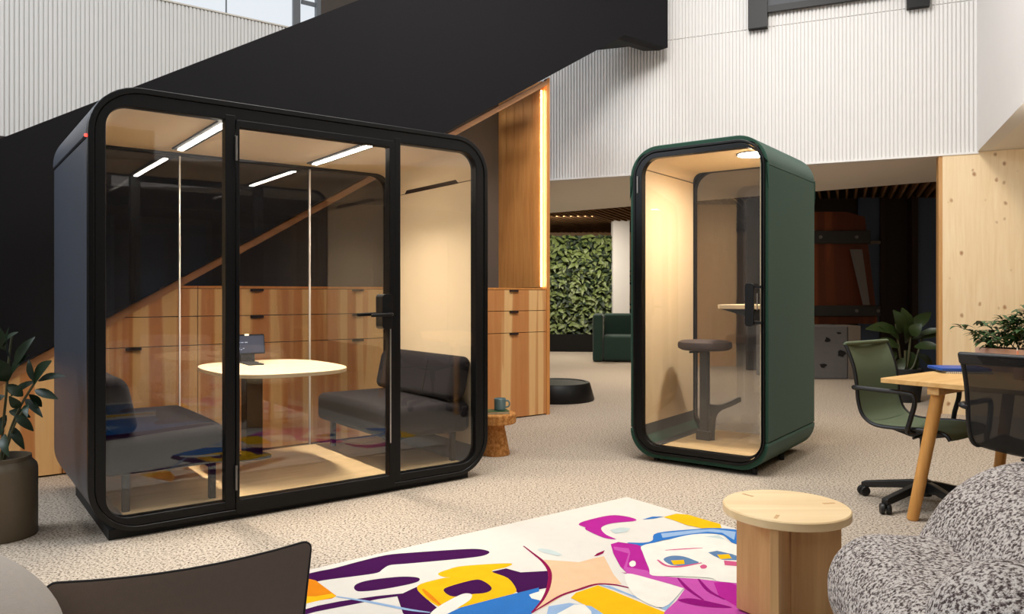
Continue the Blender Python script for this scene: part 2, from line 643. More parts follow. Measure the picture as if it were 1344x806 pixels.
# ribbed white wall at the back right; t = 0 is the pine wall corner
bm = NB()
ribbed(bm, -7.2, 0.30, CH, 4.09, pitch=0.037)
ribbed(bm, -7.2, 0.30, 4.098, 7.2, pitch=0.037)
struct(at(finish('wall_back', bm, M['white'], smooth=False), C0, AW))
bm = NB()
box(bm, -7.2, 0.018, 4.085, 0.30, 0.03, 4.10)
box(bm, -7.2, -0.012, CH - 0.02, 0.31, 0.10, CH)
struct(at(finish('trim_1', bm, M['white'], smooth=False), C0, AW))
# plain white wall coming towards the camera over the low ceiling
bm = NB()
box(bm, 0.30, -11, CH, 0.42, 0.12, 7.2)
struct(at(finish('wall_right', bm, M['white_wall'], smooth=False), C0, AW))
# low ceiling on the right and behind the ribbed wall
bm = NB()
box(bm, 0.42, -11, CH, 9.0, 0.12, CH + 0.1)
struct(at(finish('ceiling', bm, M['ceiling'], smooth=False), C0, AW))
bm = NB()
e0, e1 = Vector((-0.6, 14.35, 0)), Vector((7.2, 8.15, 0))
w0, w1 = V(-7.2, 0.12), V(3.6, 0.12)
prism(bm, [(w0.x, w0.y), (w1.x, w1.y), (e1.x, e1.y), (e0.x, e0.y)], CH + 0.02, CH + 0.12, 'XY')
struct(finish('ceiling_soffit', bm, M['ceiling'], smooth=False))
# pine wall under the white wall
bm = NB()
box(bm, 0.0, 0.0, 0.0, 5.0, 0.16, CH - 0.001)
struct(at(finish('wall_pine', bm, [M['clt']], smooth=False), C0, AW))
bm = NB()
box(bm, -0.035, 0.005, 0.0, -0.001, 0.2, CH - 0.001)
struct(at(finish('trim_2', bm, M['clt_edge'], smooth=False), C0, AW))

# ribbed white wall at the upper left, the gallery edge and windows over it
LW = Vector((-4.49, 6.76, 0))
bm = NB()
ribbed(bm, -6.0, 3.4, CH, 4.10, pitch=0.037)
struct(at(finish('wall_left', bm, M['white'], smooth=False), LW, AP))
bm = NB()
box(bm, -6.0, -0.01, 4.101, 3.4, 0.13, 4.115)
struct(at(finish('trim_3', bm, M['grey_joint'], smooth=False), LW, AP))
bm = NB()
box(bm, -6.0, 0.5, 0, 6.0, 0.6, CH)
struct(at(finish('wall_left_lower', bm, M['dark_wall'], smooth=False), LW, AP))
bm = NB()
box(bm, -6.0, 0.0, CH - 0.05, 3.4, 0.6, CH - 0.001)
struct(at(finish('ceiling_left', bm, M['dark_wall'], smooth=False), LW, AP))


def window(name, x0, x1, z0, z1, bars):
    bm = NB()
    box(bm, x0, 0.06, z0, x1, 0.09, z1)
    o = struct(at(finish(name, bm, M['window'], smooth=False), LW, AP))
    bm = NB()
    for b in bars:
        box(bm, *b)
    finish('window_frame', bm, M['win_frame'], o, smooth=False)
    return o


window('window_1', -6.0, 2.72, 4.13, 7.2, [(-6, 0.03, 4.117, 2.72, 0.06, 4.13), (-6, 0.03, 4.50, 2.72, 0.055, 4.55), (0.35, 0.045, 4.13, 0.362, 0.06, 4.5), (1.92, 0.045, 4.13, 1.932, 0.06, 4.5),
                                          (2.64, 0.02, 4.117, 2.72, 0.06, 7.2)])
window('window_2', 2.74, 2.92, 4.13, 7.2, [(2.74, 0.03, 4.42, 2.92, 0.06, 4.46), (2.90, 0.0, 4.117, 2.95, 0.1, 7.2)])
bm = NB()
box(bm, 2.95, 0.0, 4.117, 6.6, 0.1, 7.2)
struct(at(finish('wall_left_upper', bm, M['rear_wall'], smooth=False), LW, AP))

# walls out of view that close the room
bm = NB()
box(bm, -9, -2.8, 0, 9.5, -2.6, 7.2)
struct(at(finish('wall_rear', bm, M['rear_wall'], smooth=False), (0, 0, 0), AP))
bm = NB()
box(bm, -9, -2.6, CH, 9.5, -0.35, CH + 0.3)
struct(at(finish('ceiling_rear_shade', bm, M['rear_wall'], smooth=False), (0, 0, 0), AP))  # unseen slab added to keep sky light off the floor behind the camera
for i, x in enumerate((0.9, 2.1, 3.3, 4.6, 6.0)):
    bm = NB()
    ring(bm, rr(x, 0.02, x + 0.95, 2.2, 0.01, 2), rr(x + 0.07, 0.1, x + 0.88, 2.13, 0.01, 2), -2.6, -2.54)
    struct(at(finish('door_%d' % (i + 2), bm, M['win_frame'], smooth=False), (0, 0, 0), AP))
    bm = NB()
    box(bm, x + 0.07, -2.599, 0.1, x + 0.88, -2.58, 2.13)
    struct(at(finish('window_%d' % (i + 5), bm, M['blue_wall'], smooth=False), (0, 0, 0), AP))
bm = NB()
box(bm, -8.2, -5, 0, -8.0, 9.0, 7.2)
struct(finish('wall_far_left', bm, M['white_wall'], smooth=False))
bm = NB()
box(bm, 9.6, -5, 0, 9.8, 20, CH)
struct(finish('wall_far_right', bm, M['tan_wall'], smooth=False))
bm = NB()
box(bm, -6, 18.5, 0, 12, 18.7, 3.2)
struct(finish('wall_far', bm, M['tan_wall'], smooth=False))

# slatted ceiling of the space beyond
bm = NB()
prism(bm, [(e0.x, e0.y), (e1.x, e1.y), (13, 20), (-8, 20)], CH + 0.2, CH + 0.3, 'XY')
struct(finish('ceiling_far', bm, M['dark_wall'], smooth=False))
ed = (e1 - e0).normalized()
en = Vector((-ed.y, ed.x, 0))
if en.y < 0:
    en = -en
bm = NB()
t = -9.0
while t < 4.2:
    o_ = V(t, 0)
    # where this slat meets the front edge of the far ceiling
    den = WY.x * ed.y - WY.y * ed.x
    d = ((e0.x - o_.x) * ed.y - (e0.y - o_.y) * ed.x) / den
    box(bm, t, d + 0.02, CH + 0.09, t + 0.03, d + 9.0, CH + 0.2)
    t += 0.125
struct(at(finish('ceiling_slats', bm, M['slat'], smooth=False), C0, AW))

# niche under the stair: back wall and lit timber side wall
ND = 0.78
bm = NB()
prism(bm, [(-1.30, 0.0), (4.30, 0.0), (4.30, 3.35), (-1.30, 0.08)], 1.70 + ND, 1.70 + ND + 0.1)
struct(at(finish('wall_niche', bm, M['niche'], smooth=False), A0, AP))


def zlow(lx):
    return 3.35 - 0.5865 * (4.30 - lx)


bm = NB()
nb = 5
for i in range(nb):
    y0 = 1.765 + i * (ND - 0.06) / nb
    y1 = 1.765 + (i + 1) * (ND - 0.06) / nb - 0.004
    prism(bm, [(y0, 1.262), (y1, 1.262), (y1, zlow(4.26) - 0.01), (y0, zlow(4.26) - 0.01)], 4.245, 4.27, 'YZ')
box(bm, 4.27, 1.76, 0.0, 4.285, 1.70 + ND, 3.30)
struct(at(finish('wall_niche_side', bm, M['cabinet_plain'], smooth=False), A0, AP))
bm = NB()
prism(bm, [(4.262, 0.0), (4.30, 0.0), (4.30, zlow(4.30) - 0.002), (4.262, zlow(4.262) - 0.002)], 1.695, 1.745)
struct(at(finish('trim_4', bm, M['cabinet_plain'], smooth=False), A0, AP))
bm = NB()
box(bm, 4.236, 1.748, 1.27, 4.2445, 1.760, 3.22)
o = tag(at(finish('led_strip', bm, M['cab_led'], smooth=False), A0, AP), 'thin warm vertical light strip on the front edge of the timber niche wall', 'light strip')

# ------------------------------------------------------------------ staircase
st = thing('staircase', 'black staircase flank rising diagonally over the timber cabinets to a landing', 'staircase', A0, AP)
bm = NB()
l0 = -3.2
zl = zlow(l0)
lb = 5.275
pts = [(l0, max(0.0, zl)), ]
lz = 4.30 - 3.35 / 0.5865
pts = [(-4.0, 0.0), (lz, 0.0), (lb, 3.95), (5.96, 3.95), (5.96, 6.6), (4.30 + 3.0, 6.6)]
pts = [(lz - 0.001, 0.0), (lb, 3.95), (5.96, 3.95), (5.96, 5.82), (l0, zlow(l0) + 1.475), (l0, 0.0)]
prism(bm, pts, 1.62, 1.76)
finish('stringer', bm, M['black_stair'], st, smooth=False)
bm = NB()
tw = 0.062
prism(bm, [(lz + 0.02, 0.0), (lz + 0.126, 0.0), (4.262, zlow(4.262) - tw), (4.262, zlow(4.262) - 0.012)], 1.69, 1.74)
finish('edge_trim', bm, M['trim_wood'], st, smooth=False)
bm = NB()
inv = Matrix.Rotation(-AP, 4, 'Z')


def toL(p):
    q = inv @ (Vector((p[0], p[1], 0)) - A0)
    return (q.x, q.y)


prism(bm, [(lb - 0.4, 1.76), (5.955, 1.76), toL((1.485, 8.636)), toL((1.307, 8.49)), toL((0.92, 8.62)), (lb - 0.9, 2.3)], 3.951, 4.2, 'XY')
finish('landing', bm, M['black_matte'], st, smooth=False)
nst = 22
run = (lb - lz) / nst
for i in range(2, nst - 5):
    x0 = lz + 0.30 + i * run
    z = zlow(x0) + 0.30
    finish('tread', prism(NB(), [(x0, z - 0.05), (x0 + run + 0.02, z - 0.05), (x0 + run + 0.02, z), (x0, z)], 1.761, 2.44), M['black_matte'], st, smooth=False)

# gallery railing brackets and mesh on the white wall
ra = thing('gallery_railing', 'black gallery railing with mesh infill hung on the upper ribbed white wall', 'railing', C0, AW)


def tW(x):
    """distance along the white wall seen at pixel column x"""
    u = (x - 672) / FPX
    return (u * C0.y - C0.x) / (WX.x - u * WX.y)


t0, t1 = tW(983), tW(1008)
t2, t3 = tW(1189.5), tW(1219.5)
for ta, tb in ((t0, t1), (t2, t3)):
    bm = NB()
    box(bm, ta, -0.09, 4.075, tb, 0.0, 5.3)
    finish('post', bm, M['black'], ra, smooth=False)
bm = NB()
box(bm, t1, -0.07, 4.232, t2, -0.03, 4.30)
finish('bottom_rail', bm, M['black'], ra, smooth=False)
bm = NB()
box(bm, t1, -0.055, 4.30, t2, -0.045, 5.2)
finish('mesh_panel', bm, plain('dark_woven_mesh', srgb(74, 76, 80), 0.6, bump=0.8, bscale=60, vary=0.3, vscale=90), ra, smooth=False)

# ------------------------------------------------------------------ cabinets under the stair
HC, H1, H2 = 1.255, 1.033, 0.823
edges = [4.262, 3.44, 2.63, 1.816, 0.955, 0.10, -0.72]
YF = 1.70


def under(lx):
    return zlow(lx) - tw - 0.004


cab_labels = ['rightmost striped timber cabinet with two drawers and a door, beside the cork side table',
              'striped timber cabinet directly behind the right couch of the black pod',
              'striped timber cabinet seen through the black pod door beside the right couch',
              'striped timber cabinet behind the tablet and table of the black pod',
              'striped timber cabinet whose drawers are cut by the stair slope behind the left couch',
              'lowest timber cabinet in the stair corner behind the potted plant']
for k in range(6):
    x1, x0 = edges[k] - 0.003, edges[k + 1] + 0.003
    root = thing('cabinet', cab_labels[k], 'cabinet', W(0, 0), AP, 'timber cabinets under the stair')
    f = lambda p: under(p[0]) - p[1]
    xm = (x0 + x1) / 2

    def front(name, z0, z1, handle=True, th=0.02):
        poly = clip([(x0, z0), (x1, z0), (x1, z1), (x0, z1)], f)
        if len(poly) < 3:
            return
        ar = abs(sum(poly[i][0] * poly[(i + 1) % len(poly)][1] - poly[(i + 1) % len(poly)][0] * poly[i][1] for i in range(len(poly)))) / 2
        if ar < 0.004:
            return
        o = finish(name, prism(NB(), poly, YF, YF + th), M['cabinet'], root, smooth=False)
        if handle and under(xm - 0.06) > z1 + 0.01:
            h = NB()
            prism(h, [(xm - 0.05, z1 - 0.016), (xm + 0.05, z1 - 0.016), (xm + 0.05, z1 + 0.002), (xm - 0.05, z1 + 0.002)], YF - 0.014, YF - 0.0005)
            finish('handle', h, M['gap'], o, smooth=False)
    body = clip([(x0 - 0.003, 0.0), (x1 + 0.003, 0.0), (x1 + 0.003, HC), (x0 - 0.003, HC)], lambda p: under(p[0]) - 0.02 - p[1])
    finish('body', prism(NB(), body, YF + 0.021, YF + 0.70), M['gap'], root, smooth=False)
    front('door', 0.012, H2 - 0.003)
    front('drawer', H2 + 0.003, H1 - 0.003)
    front('drawer', H1 + 0.003, HC - 0.022)
    top = clip([(x0, HC - 0.018), (x1, HC - 0.018), (x1, HC), (x0, HC)], f)
    if len(top) > 2 and k < 5:
        finish('top_board', prism(NB(), top, YF + 0.001, YF + 0.70), M['cabinet_plain'], root, smooth=False)

# ------------------------------------------------------------------ big black meeting pod
PW, PD, PH = 2.331, 1.28, 2.213
pod = thing('meeting_pod', 'large black glass-fronted meeting pod standing before the timber cabinets', 'meeting pod', W(0, 0), AP)
SEAM = 1.952
bm = NB()
strip(bm, upath(0, PW, SEAM + 0.004, PH, 0.235), upath(0.05, PW - 0.05, SEAM + 0.004, PH - 0.05, 0.19), 0.03, PD)
o = finish('roof_shell', bm, M['shell'], pod, bevel=0.006)
bm = NB()
strip(bm, upath(0.006, PW - 0.006, SEAM - 0.004, 0.035, 0.23), upath(0.05, PW - 0.05, SEAM - 0.004, 0.085, 0.19), 0.03, PD)
finish('side_shell', bm, M['shell'], pod, bevel=0.006)
bm = NB()
strip(bm, upath(0.012, PW - 0.012, SEAM - 0.3, PH - 0.012, 0.225), upath(0.055, PW - 0.055, SEAM - 0.3, PH - 0.055, 0.19), 0.04, PD - 0.01)
finish('shell_core', bm, M['black_matte'], pod)
bm = NB()
box(bm, 0.095, 0.02, 0.0, PW - 0.14, PD - 0.2, 0.05)
finish('plinth', bm, M['black_matte'], pod, smooth=False)
bm = NB()
ring(bm, rr(0.002, 0.03, PW - 0.002, PH - 0.002, 0.235), rr(0.03, 0.055, PW - 0.03, PH - 0.03, 0.21), -0.012, 0.03)
finish('outer_rim', bm, M['black_gloss'], pod, bevel=0.004)
bm = NB()
ring(bm, rr(0.03, 0.055, PW - 0.03, PH - 0.03, 0.21), rr(0.080, 0.103, 2.238, 2.113, 0.105), -0.006, 0.06)
finish('front_frame', bm, M['frame'], pod, bevel=0.004)
bm = NB()
box(bm, 0.640, -0.008, 0.07, 0.692, 0.055, 2.14)
finish('mullion', bm, M['frame'], pod, smooth=False, bevel=0.003)
bm = NB()
box(bm, 1.640, -0.008, 0.055, 1.680, 0.055, 2.14)
finish('mullion', bm, M['frame'], pod, smooth=False, bevel=0.003)
bm = NB()
outl = rr(0.078, 0.101, 0.645, 2.115, 0.105)
# left pane: rounded on its left corners only
n = 11
lp = [(0.645, 0.101), (0.645, 2.115)] + outl[n:2 * n] + outl[2 * n:3 * n]
prism(bm, lp, 0.018, 0.026)
finish('glass_pane', bm, M['glass'], pod, smooth=False)
outl = rr(1.675, 0.101, 2.240, 2.115, 0.105)
bm = NB()
rp = outl[0:n] + [(1.675, 2.115), (1.675, 0.101)] + outl[3 * n:4 * n]
prism(bm, rp, 0.018, 0.026)
finish('glass_pane', bm, M['glass'], pod, smooth=False)
# door
bm = NB()
o_, i_ = rr(0.694, 0.028, 1.638, 2.118, 0.012, 2), rr(0.712, 0.104, 1.603, 2.080, 0.008, 2)
ring(bm, o_, i_, -0.014, 0.045)
door = finish('door', bm, M['frame'], pod, bevel=0.003)
bm = NB()
box(bm, 0.711, 0.012, 0.103, 1.604, 0.020, 2.081)
finish('door_glass', bm, M['glass'], door, smooth=False)
bm = NB()
prism(bm, rr(1.548, 0.985, 1.618, 1.195, 0.022, 5), -0.026, 0.06)
finish('lock_plate', bm, M['black'], door, bevel=0.004)
bm = NB()
tube(bm, smooth_path([(1.592, -0.02, 1.075), (1.592, -0.06, 1.075), (1.57, -0.075, 1.074), (1.52, -0.078, 1.072), (1.45, -0.078, 1.070)]), 0.0105)
finish('lever_handle', bm, M['black_gloss'], door)
bm = NB()
tube(bm, smooth_path([(1.592, 0.06, 1.075), (1.592, 0.085, 1.075), (1.57, 0.10, 1.074), (1.52, 0.104, 1.072), (1.45, 0.104, 1.070)]), 0.0105)
finish('lever_handle', bm, M['black_gloss'], door)
bm = NB()
box(bm, 1.604, 0.012, 0.30, 1.612, -0.0155, 0.985)
finish('pull_bar', bm, M['alu'], door, smooth=False)
for z0 in (1.90, 0.16):
    bm = NB()
    tube(bm, [(0.692, -0.022, z0), (0.692, -0.022, z0 + 0.13)], 0.006)
    finish('hinge', bm, M['steel'], door)
for xx, yy in ((-0.002, 0.016), (PW + 0.002, 0.016)):
    bm = NB()
    lathe(bm, [(0.004, -0.007), (0.008, -0.004), (0.008, 0.004), (0.004, 0.007)], 12)
    o = finish('status_light', bm, M['red_led'], pod)
    o.location = (xx, yy, 1.952)
# inside of the pod
bm = NB()
strip(bm, upath(0.056, PW - 0.056, SEAM + 0.003, 2.135, 0.14), upath(0.068, PW - 0.068, SEAM + 0.003, 2.123, 0.13), 0.06, 1.2)
finish('ceiling_liner', bm, M['beige_felt'], pod)
for s in (0, 1):
    bm = NB()
    xa = 0.056 if s == 0 else PW - 0.068
    ztop = SEAM - 0.003
    # wall panel with the notch of the air slot at its top edge
    box(bm, xa, 0.06, 0.14, xa + 0.012, 1.2, ztop)
    wp_ = finish('wall_panel', bm, M['beige_felt'], pod, smooth=False)
    bm = NB()
    xs = (xa + 0.0105, xa + 0.0145) if s == 0 else (xa - 0.0025, xa + 0.0015)
    prism(bm, [(0.24, ztop - 0.001), (0.98, ztop - 0.001), (0.95, ztop + 0.027), (0.275, ztop + 0.027)], xs[0], xs[1], 'YZ')
    finish('air_slot', bm, M['gap'], wp_, smooth=False)
bm = NB()
box(bm, 0.11, 0.06, 0.085, PW - 0.11, 1.2, 0.1)
finish('pod_floor', bm, M['pod_floor'], pod, smooth=False)
bm = NB()
ring(bm, rr(0.05, 0.06, PW - 0.05, PH - 0.03, 0.19), rr(0.105, 0.085, 2.228, 2.108, 0.115), 1.2, 1.262)
finish('rear_frame', bm, M['black'], pod)
xj = [0.100, 0.714, 1.610, 2.232]
full = rr(0.100, 0.08, 2.232, 2.112, 0.115)
for a, b in zip(xj, xj[1:]):
    poly = clip(clip(full, lambda p: p[0] - a), lambda p: b - p[0])
    bm = NB()
    prism(bm, poly, 1.222, 1.230)
    finish('rear_pane', bm, M['glass_back'], pod, smooth=False)
for x in xj[1:3]:
    bm = NB()
    box(bm, x - 0.0035, 1.214, 0.085, x + 0.0035, 1.236, 2.105)
    finish('pane_joint', bm, M['grey_joint'], pod, smooth=False)
for x in (0.672, 1.567):
    bm = NB()
    box(bm, x - 0.045, 0.05, 2.114, x + 0.045, 1.06, 2.124)
    o = finish('light_housing', bm, M['black_matte'], pod, smooth=False)
    bm = NB()
    box(bm, x - 0.016, 0.08, 2.108, x + 0.016, 1.03, 2.1145)
    finish('light_diffuser', bm, M['strip_light'], o, smooth=False)


# couches
def couch(label, lx, mir):
    t = thing('couch', label, 'couch', W(lx, 0, 0.1), AP, 'charcoal couches in the black pod')
    s = -1 if mir else 1            # built with the back at local +x
    bm = NB()

    def fn(v):
        return Vector((v.x * s, v.y, v.z + 0.01 * math.cos((v.y - 0.6) * 2.6) * (1 if v.z > 0.28 else 0)))
    rbox(bm, (0.0, 0.61, 0.285), (0.31, 0.54, 0.095), 0.045, fn=fn)
    finish('seat', bm, M['couch'], t)
    bm = NB()

    def fb(v):
        return Vector(((v.x + (v.z - 0.36) * 0.22) * s, v.y, v.z))
    rbox(bm, (0.20, 0.61, 0.535), (0.072, 0.535, 0.145), 0.06, fn=fb)
    finish('backrest', bm, M['couch'], t)
    for yy in (0.42, 0.80):
        bm = NB()
        tube(bm, [fb(Vector((0.126, yy, z))) for z in (0.42, 0.48, 0.54, 0.60, 0.65)], 0.0022, 6)
        finish('back_seam', bm, M['couch_pipe'], t)
    bm = NB()
    tube(bm, [(fn(Vector((0.2, 0.61, 0.19))).x, 0.12, 0.185), (0.2 * s, 1.10, 0.185)], 0.012, 8)
    tube(bm, [(-0.2 * s, 0.12, 0.185), (-0.2 * s, 1.10, 0.185)], 0.012, 8)
    finish('under_rail', bm, M['black'], t)
    for xx in (-0.22, 0.2):
        for yy in (0.13, 1.06):
            bm = NB()
            box(bm, s * xx - 0.017, yy - 0.017, 0.0, s * xx + 0.017, yy + 0.017, 0.20)
            finish('leg', bm, M['black'], t, smooth=False, bevel=0.003)
    return t


couch('charcoal upholstered couch against the right wall of the black pod', 1.940, False)
couch('charcoal upholstered couch against the left wall of the black pod', 0.390, True)

# table in the pod
tb = thing('pod_table', 'pale rounded table on a black column between the two pod couches', 'table', W(1.12, 0.64, 0.1), AP)
bm = NB()
pts = []
for i in range(64):
    a = 2 * PI * i / 64
    ex = 2 / 2.9
    c, s_ = math.cos(a), math.sin(a)
    pts.append((0.40 * math.copysign(abs(c) ** ex, c), 0.50 * math.copysign(abs(s_) ** ex, s_)))
prism(bm, pts, 0.617, 0.640, 'XY')
finish('tabletop', bm, M['table_top'], tb, bevel=0.006)
bm = NB()
box(bm, -0.055, 0.32, 0.012, 0.055, 0.43, 0.617)
finish('column', bm, M['black'], tb, smooth=False, bevel=0.006)
bm = NB()
prism(bm, [(p[0] * 0.3, p[1] * 0.2 + 0.375) for p in pts], 0.0, 0.012, 'XY')
finish('foot_plate', bm, M['black_matte'], tb)

# tablet on the pod table
tl = thing('tablet', 'dark tablet screen on a small stand on the pod table', 'tablet', W(1.085, 1.0, 0.74), AP - R(4))
tilt = Matrix.Translation((0, 0, 0.055)) @ Matrix.Rotation(R(-12), 4, 'X')
bm = NB()
prism(bm, rr(-0.115, 0, 0.115, 0.132, 0.008, 4), -0.008, 0.008)
bmesh.ops.transform(bm, matrix=tilt, verts=bm.verts[:])
finish('case', bm, M['black'], tl)
bm = NB()
box(bm, -0.108, -0.0088, 0.007, 0.108, -0.0081, 0.122, tilt)
scr = finish('screen', bm, emit('tablet_display', srgb(10, 36, 72), 0.9), tl, smooth=False)
bm = NB()
for i, w in enumerate((0.010, 0.006, 0.009, 0.006, 0.010, 0.004, 0.011, 0.007)):
    x0 = -0.085 + i * 0.0115
    box(bm, x0, -0.0094, 0.075, x0 + w, -0.0089, 0.081, tilt)
finish('screen_text', bm, emit('display_text', (0.55, 0.7, 0.9, 1), 0.7), scr, smooth=False)
for x0, z0, z1 in ((-0.06, 0.03, 0.045), (-0.045, 0.028, 0.033), (-0.03, 0.036, 0.041)):
    bm = NB()
    box(bm, x0, -0.0094, z0, x0 + 0.011, -0.0089, z1, tilt)
    finish('screen_icon', bm, bpy.data.materials['display_text'], scr, smooth=False)
bm = NB()
box(bm, -0.014, -0.0085, 0.123, 0.014, 0.0085, 0.135, tilt)
finish('camera_bar', bm, M['paper'], tl, smooth=False)
bm = NB()
prism(bm, [(-0.012, 0.008), (0.03, 0.008), (0.02, 0.062), (-0.004, 0.062)], -0.045, 0.045, 'YZ')
finish('stand_neck', bm, M['black_matte'], tl, smooth=False)
bm = NB()
box(bm, -0.055, -0.24, 0.0, 0.045, 0.05, 0.008)
finish('stand_foot', bm, M['black_matte'], tl, smooth=False, bevel=0.003)

# ------------------------------------------------------------------ green phone booth
AB = R(-37)
BXv = Vector((math.cos(AB), math.sin(AB), 0))
BYv = Vector((-BXv.y, BXv.x, 0))
A2 = Vector((0.8614, 5.5398, 0))
BW, BD, BH = 1.0, 1.06, 2.25
bo = thing('phone_booth', 'tall green felt phone booth with a rounded glass door', 'phone booth', A2, AB)
bm = NB()
strip(bm, upath(0, BW, 2.047, BH, 0.215), upath(0.05, BW - 0.05, 2.047, BH - 0.05, 0.085), 0.0, BD)
finish('roof_shell', bm, M['green_felt'], bo, bevel=0.012, segs=3)
bm = NB()
strip(bm, upath(0, BW, 2.041, 0.22, 0.001), upath(0.05, BW - 0.05, 2.041, 0.22 + 0.001, 0.001), 0.0, BD)
bm.free()
bm = NB()
# side walls between the two seams, then the trough below
for s in (0, 1):
    xa, xb = (0.0, 0.05) if s == 0 else (BW - 0.05, BW)
    bm = NB()
    box(bm, xa, 0.0, 0.226, xb, BD, 2.041)
    finish('side_panel', bm, M['green_felt'], bo, smooth=False, bevel=0.01, segs=3)
bm = NB()
strip(bm, upath(0, BW, 0.222, 0.03, 0.19), upath(0.05, BW - 0.05, 0.222, 0.08, 0.14), 0.0, BD)
finish('bottom_shell', bm, M['green_felt'], bo, bevel=0.012, segs=3)
bm = NB()
ring(bm, rr(0.012, 0.042, BW - 0.012, BH - 0.012, 0.2), rr(0.05, 0.08, BW - 0.05, BH - 0.05, 0.085), 0.012, BD - 0.012)
finish('shell_core', bm, M['black_matte'], bo)
bm = NB()
ring(bm, rr(0.03, 0.058, BW - 0.018, BH - 0.03, 0.19), rr(0.05, 0.078, BW - 0.03, BH - 0.05, 0.172), -0.02, 0.02)
finish('door_rim', bm, M['black'], bo, bevel=0.004)
bm = NB()
ring(bm, rr(0.056, 0.084, BW - 0.032, BH - 0.056, 0.168), rr(0.106, 0.122, 0.962, 2.160, 0.115), -0.026, 0.03)
bdoor = finish('door', bm, M['black_gloss'], bo, bevel=0.004)
bm = NB()
prism(bm, rr(0.104, 0.120, 0.964, 2.162, 0.116), -0.002, 0.006)
finish('door_glass', bm, M['glass'], bdoor, smooth=False)
bm = NB()
prism(bm, rr(0.868, 0.985, 0.925, 1.265, 0.02, 5), -0.062, -0.045)
for z in (1.0, 1.232):
    box(bm, 0.925 - 0.03, -0.05, z, 0.972, -0.02, z + 0.018)
finish('door_handle', bm, M['black'], bdoor, bevel=0.004)
bm = NB()
box(bm, 0.935, -0.03, 1.09, 0.941, -0.024, 1.2)
finish('handle_plate', bm, M['alu'], bdoor, smooth=False)
bm = NB()
tube(bm, [(0.072, -0.03, 1.92), (0.072, -0.03, 2.04)], 0.006)
finish('hinge', bm, M['alu'], bdoor)
bm = NB()
strip(bm, upath(0.052, BW - 0.052, 2.112, BH - 0.052, 0.08), upath(0.064, BW - 0.064, 2.112, BH - 0.064, 0.07), 0.03, 0.96)
finish('ceiling_liner', bm, M['beige_felt'], bo)
for xa in (0.052, BW - 0.064):
    bm = NB()
    box(bm, xa, 0.03, 0.24, xa + 0.012, 0.96, 2.104)
    finish('wall_panel', bm, M['beige_felt'], bo, smooth=False)
bm = NB()
box(bm, 0.052, 0.03, 0.15, 0.064, 0.96, 0.24)
box(bm, 0.105, 0.03, 0.088, 0.19, 0.96, 0.104)
finish('carpet_edge', bm, M['dark_carpet'], bo, smooth=False)
bm = NB()
box(bm, 0.19, 0.03, 0.085, 0.56, 0.96, 0.1)
box(bm, 0.562, 0.03, 0.085, BW - 0.105, 0.96, 0.1)
finish('booth_floor', bm, M['pod_floor'], bo, smooth=False)
bm = NB()
ring(bm, rr(0.05, 0.08, BW - 0.05, BH - 0.05, 0.165), rr(0.075, 0.088, BW - 0.075, 2.185, 0.14), 0.965, 1.02)
finish('rear_frame', bm, M['black'], bo)
bm = NB()
prism(bm, rr(0.070, 0.083, BW - 0.070, 2.19, 0.144), 0.985, 0.992)
finish('rear_pane', bm, M['glass_booth'], bo, smooth=False)
bm = NB()
lathe(bm, [(0.105, 2.176), (0.105, 2.184)], 40, 0.77, 0.38)
o = finish('ceiling_light', bm, M['puck_light'], bo)
bm = NB()
lathe(bm, [(0.118, 2.180), (0.118, 2.187)], 40, 0.77, 0.38)
finish('light_ring', bm, M['black_matte'], o)
for xx, yy in ((0.18, 0.06), (0.89, 0.06), (0.89, 0.62), (0.18, 0.95)):
    bm = NB()
    lathe(bm, [(0.02, 0.0), (0.02, 0.04)], 16, xx, yy)
    finish('foot', bm, M['black_matte'], bo)
bm = NB()
prism(bm, [(0.30, 0.60), (0.34, 0.56), (0.934, 0.42), (0.934, 0.9), (0.34, 0.9), (0.30, 0.86)], 1.095, 1.125, 'XY')
bm.free()
sh = NB()
prism(sh, [(0.50, 0.40), (0.53, 0.36), (0.935, 0.36), (0.935, 0.86), (0.53, 0.86), (0.50, 0.82)], 1.088, 1.118, 'XY')
shelf = finish('shelf', sh, M['table_top'], bo, smooth=False, bevel=0.003)
bm = NB()
prism(bm, [(0.52, 1.087), (0.935, 1.087), (0.935, 1.0), (0.80, 1.012)], 0.40, 0.82)
finish('shelf_bracket', bm, M['black_matte'], shelf, smooth=False)

# stool in the booth
sl = gp(925, 577, 0.1)
so = thing('bar_stool', 'tall round grey stool with footrest inside the green booth', 'stool', (sl.x, sl.y, 0.1), AB)
bm = NB()
lathe(bm, [(0.05, 0.672), (0.17, 0.676), (0.196, 0.69), (0.20, 0.71), (0.194, 0.735), (0.17, 0.745), (0.08, 0.75)], 48)
finish('seat', bm, M['stool_seat'], so)
bm = NB()
box(bm, -0.034, -0.024, 0.02, 0.034, 0.024, 0.67)
finish('column', bm, M['stool_metal'], so, smooth=False, bevel=0.008)
bm = NB()
box(bm, -0.055, -0.04, 0.0, 0.055, 0.04, 0.07)
finish('base_block', bm, M['stool_metal'], so, smooth=False, bevel=0.006)
dr = Matrix.Rotation(R(28), 4, 'Z')
bm = NB()
w_ = 0.02
pa = smooth_path([(0.02, 0.27), (0.10, 0.262), (0.17, 0.285), (0.235, 0.318), (0.262, 0.325)], 5)
pb = smooth_path([(0.262, 0.295), (0.20, 0.262), (0.12, 0.225), (0.085, 0.18), (0.075, 0.10), (0.07, 0.0)], 5)
pc = [(0.02, 0.0), (0.02, 0.1), (0.045, 0.17), (0.07, 0.205), (0.06, 0.228), (0.02, 0.235)]
poly = [(p[0], p[1]) for p in pa] + [(p[0], p[1]) for p in pb] + pc
prism(bm, poly, -0.022, 0.022)
bmesh.ops.transform(bm, matrix=dr, verts=bm.verts[:])
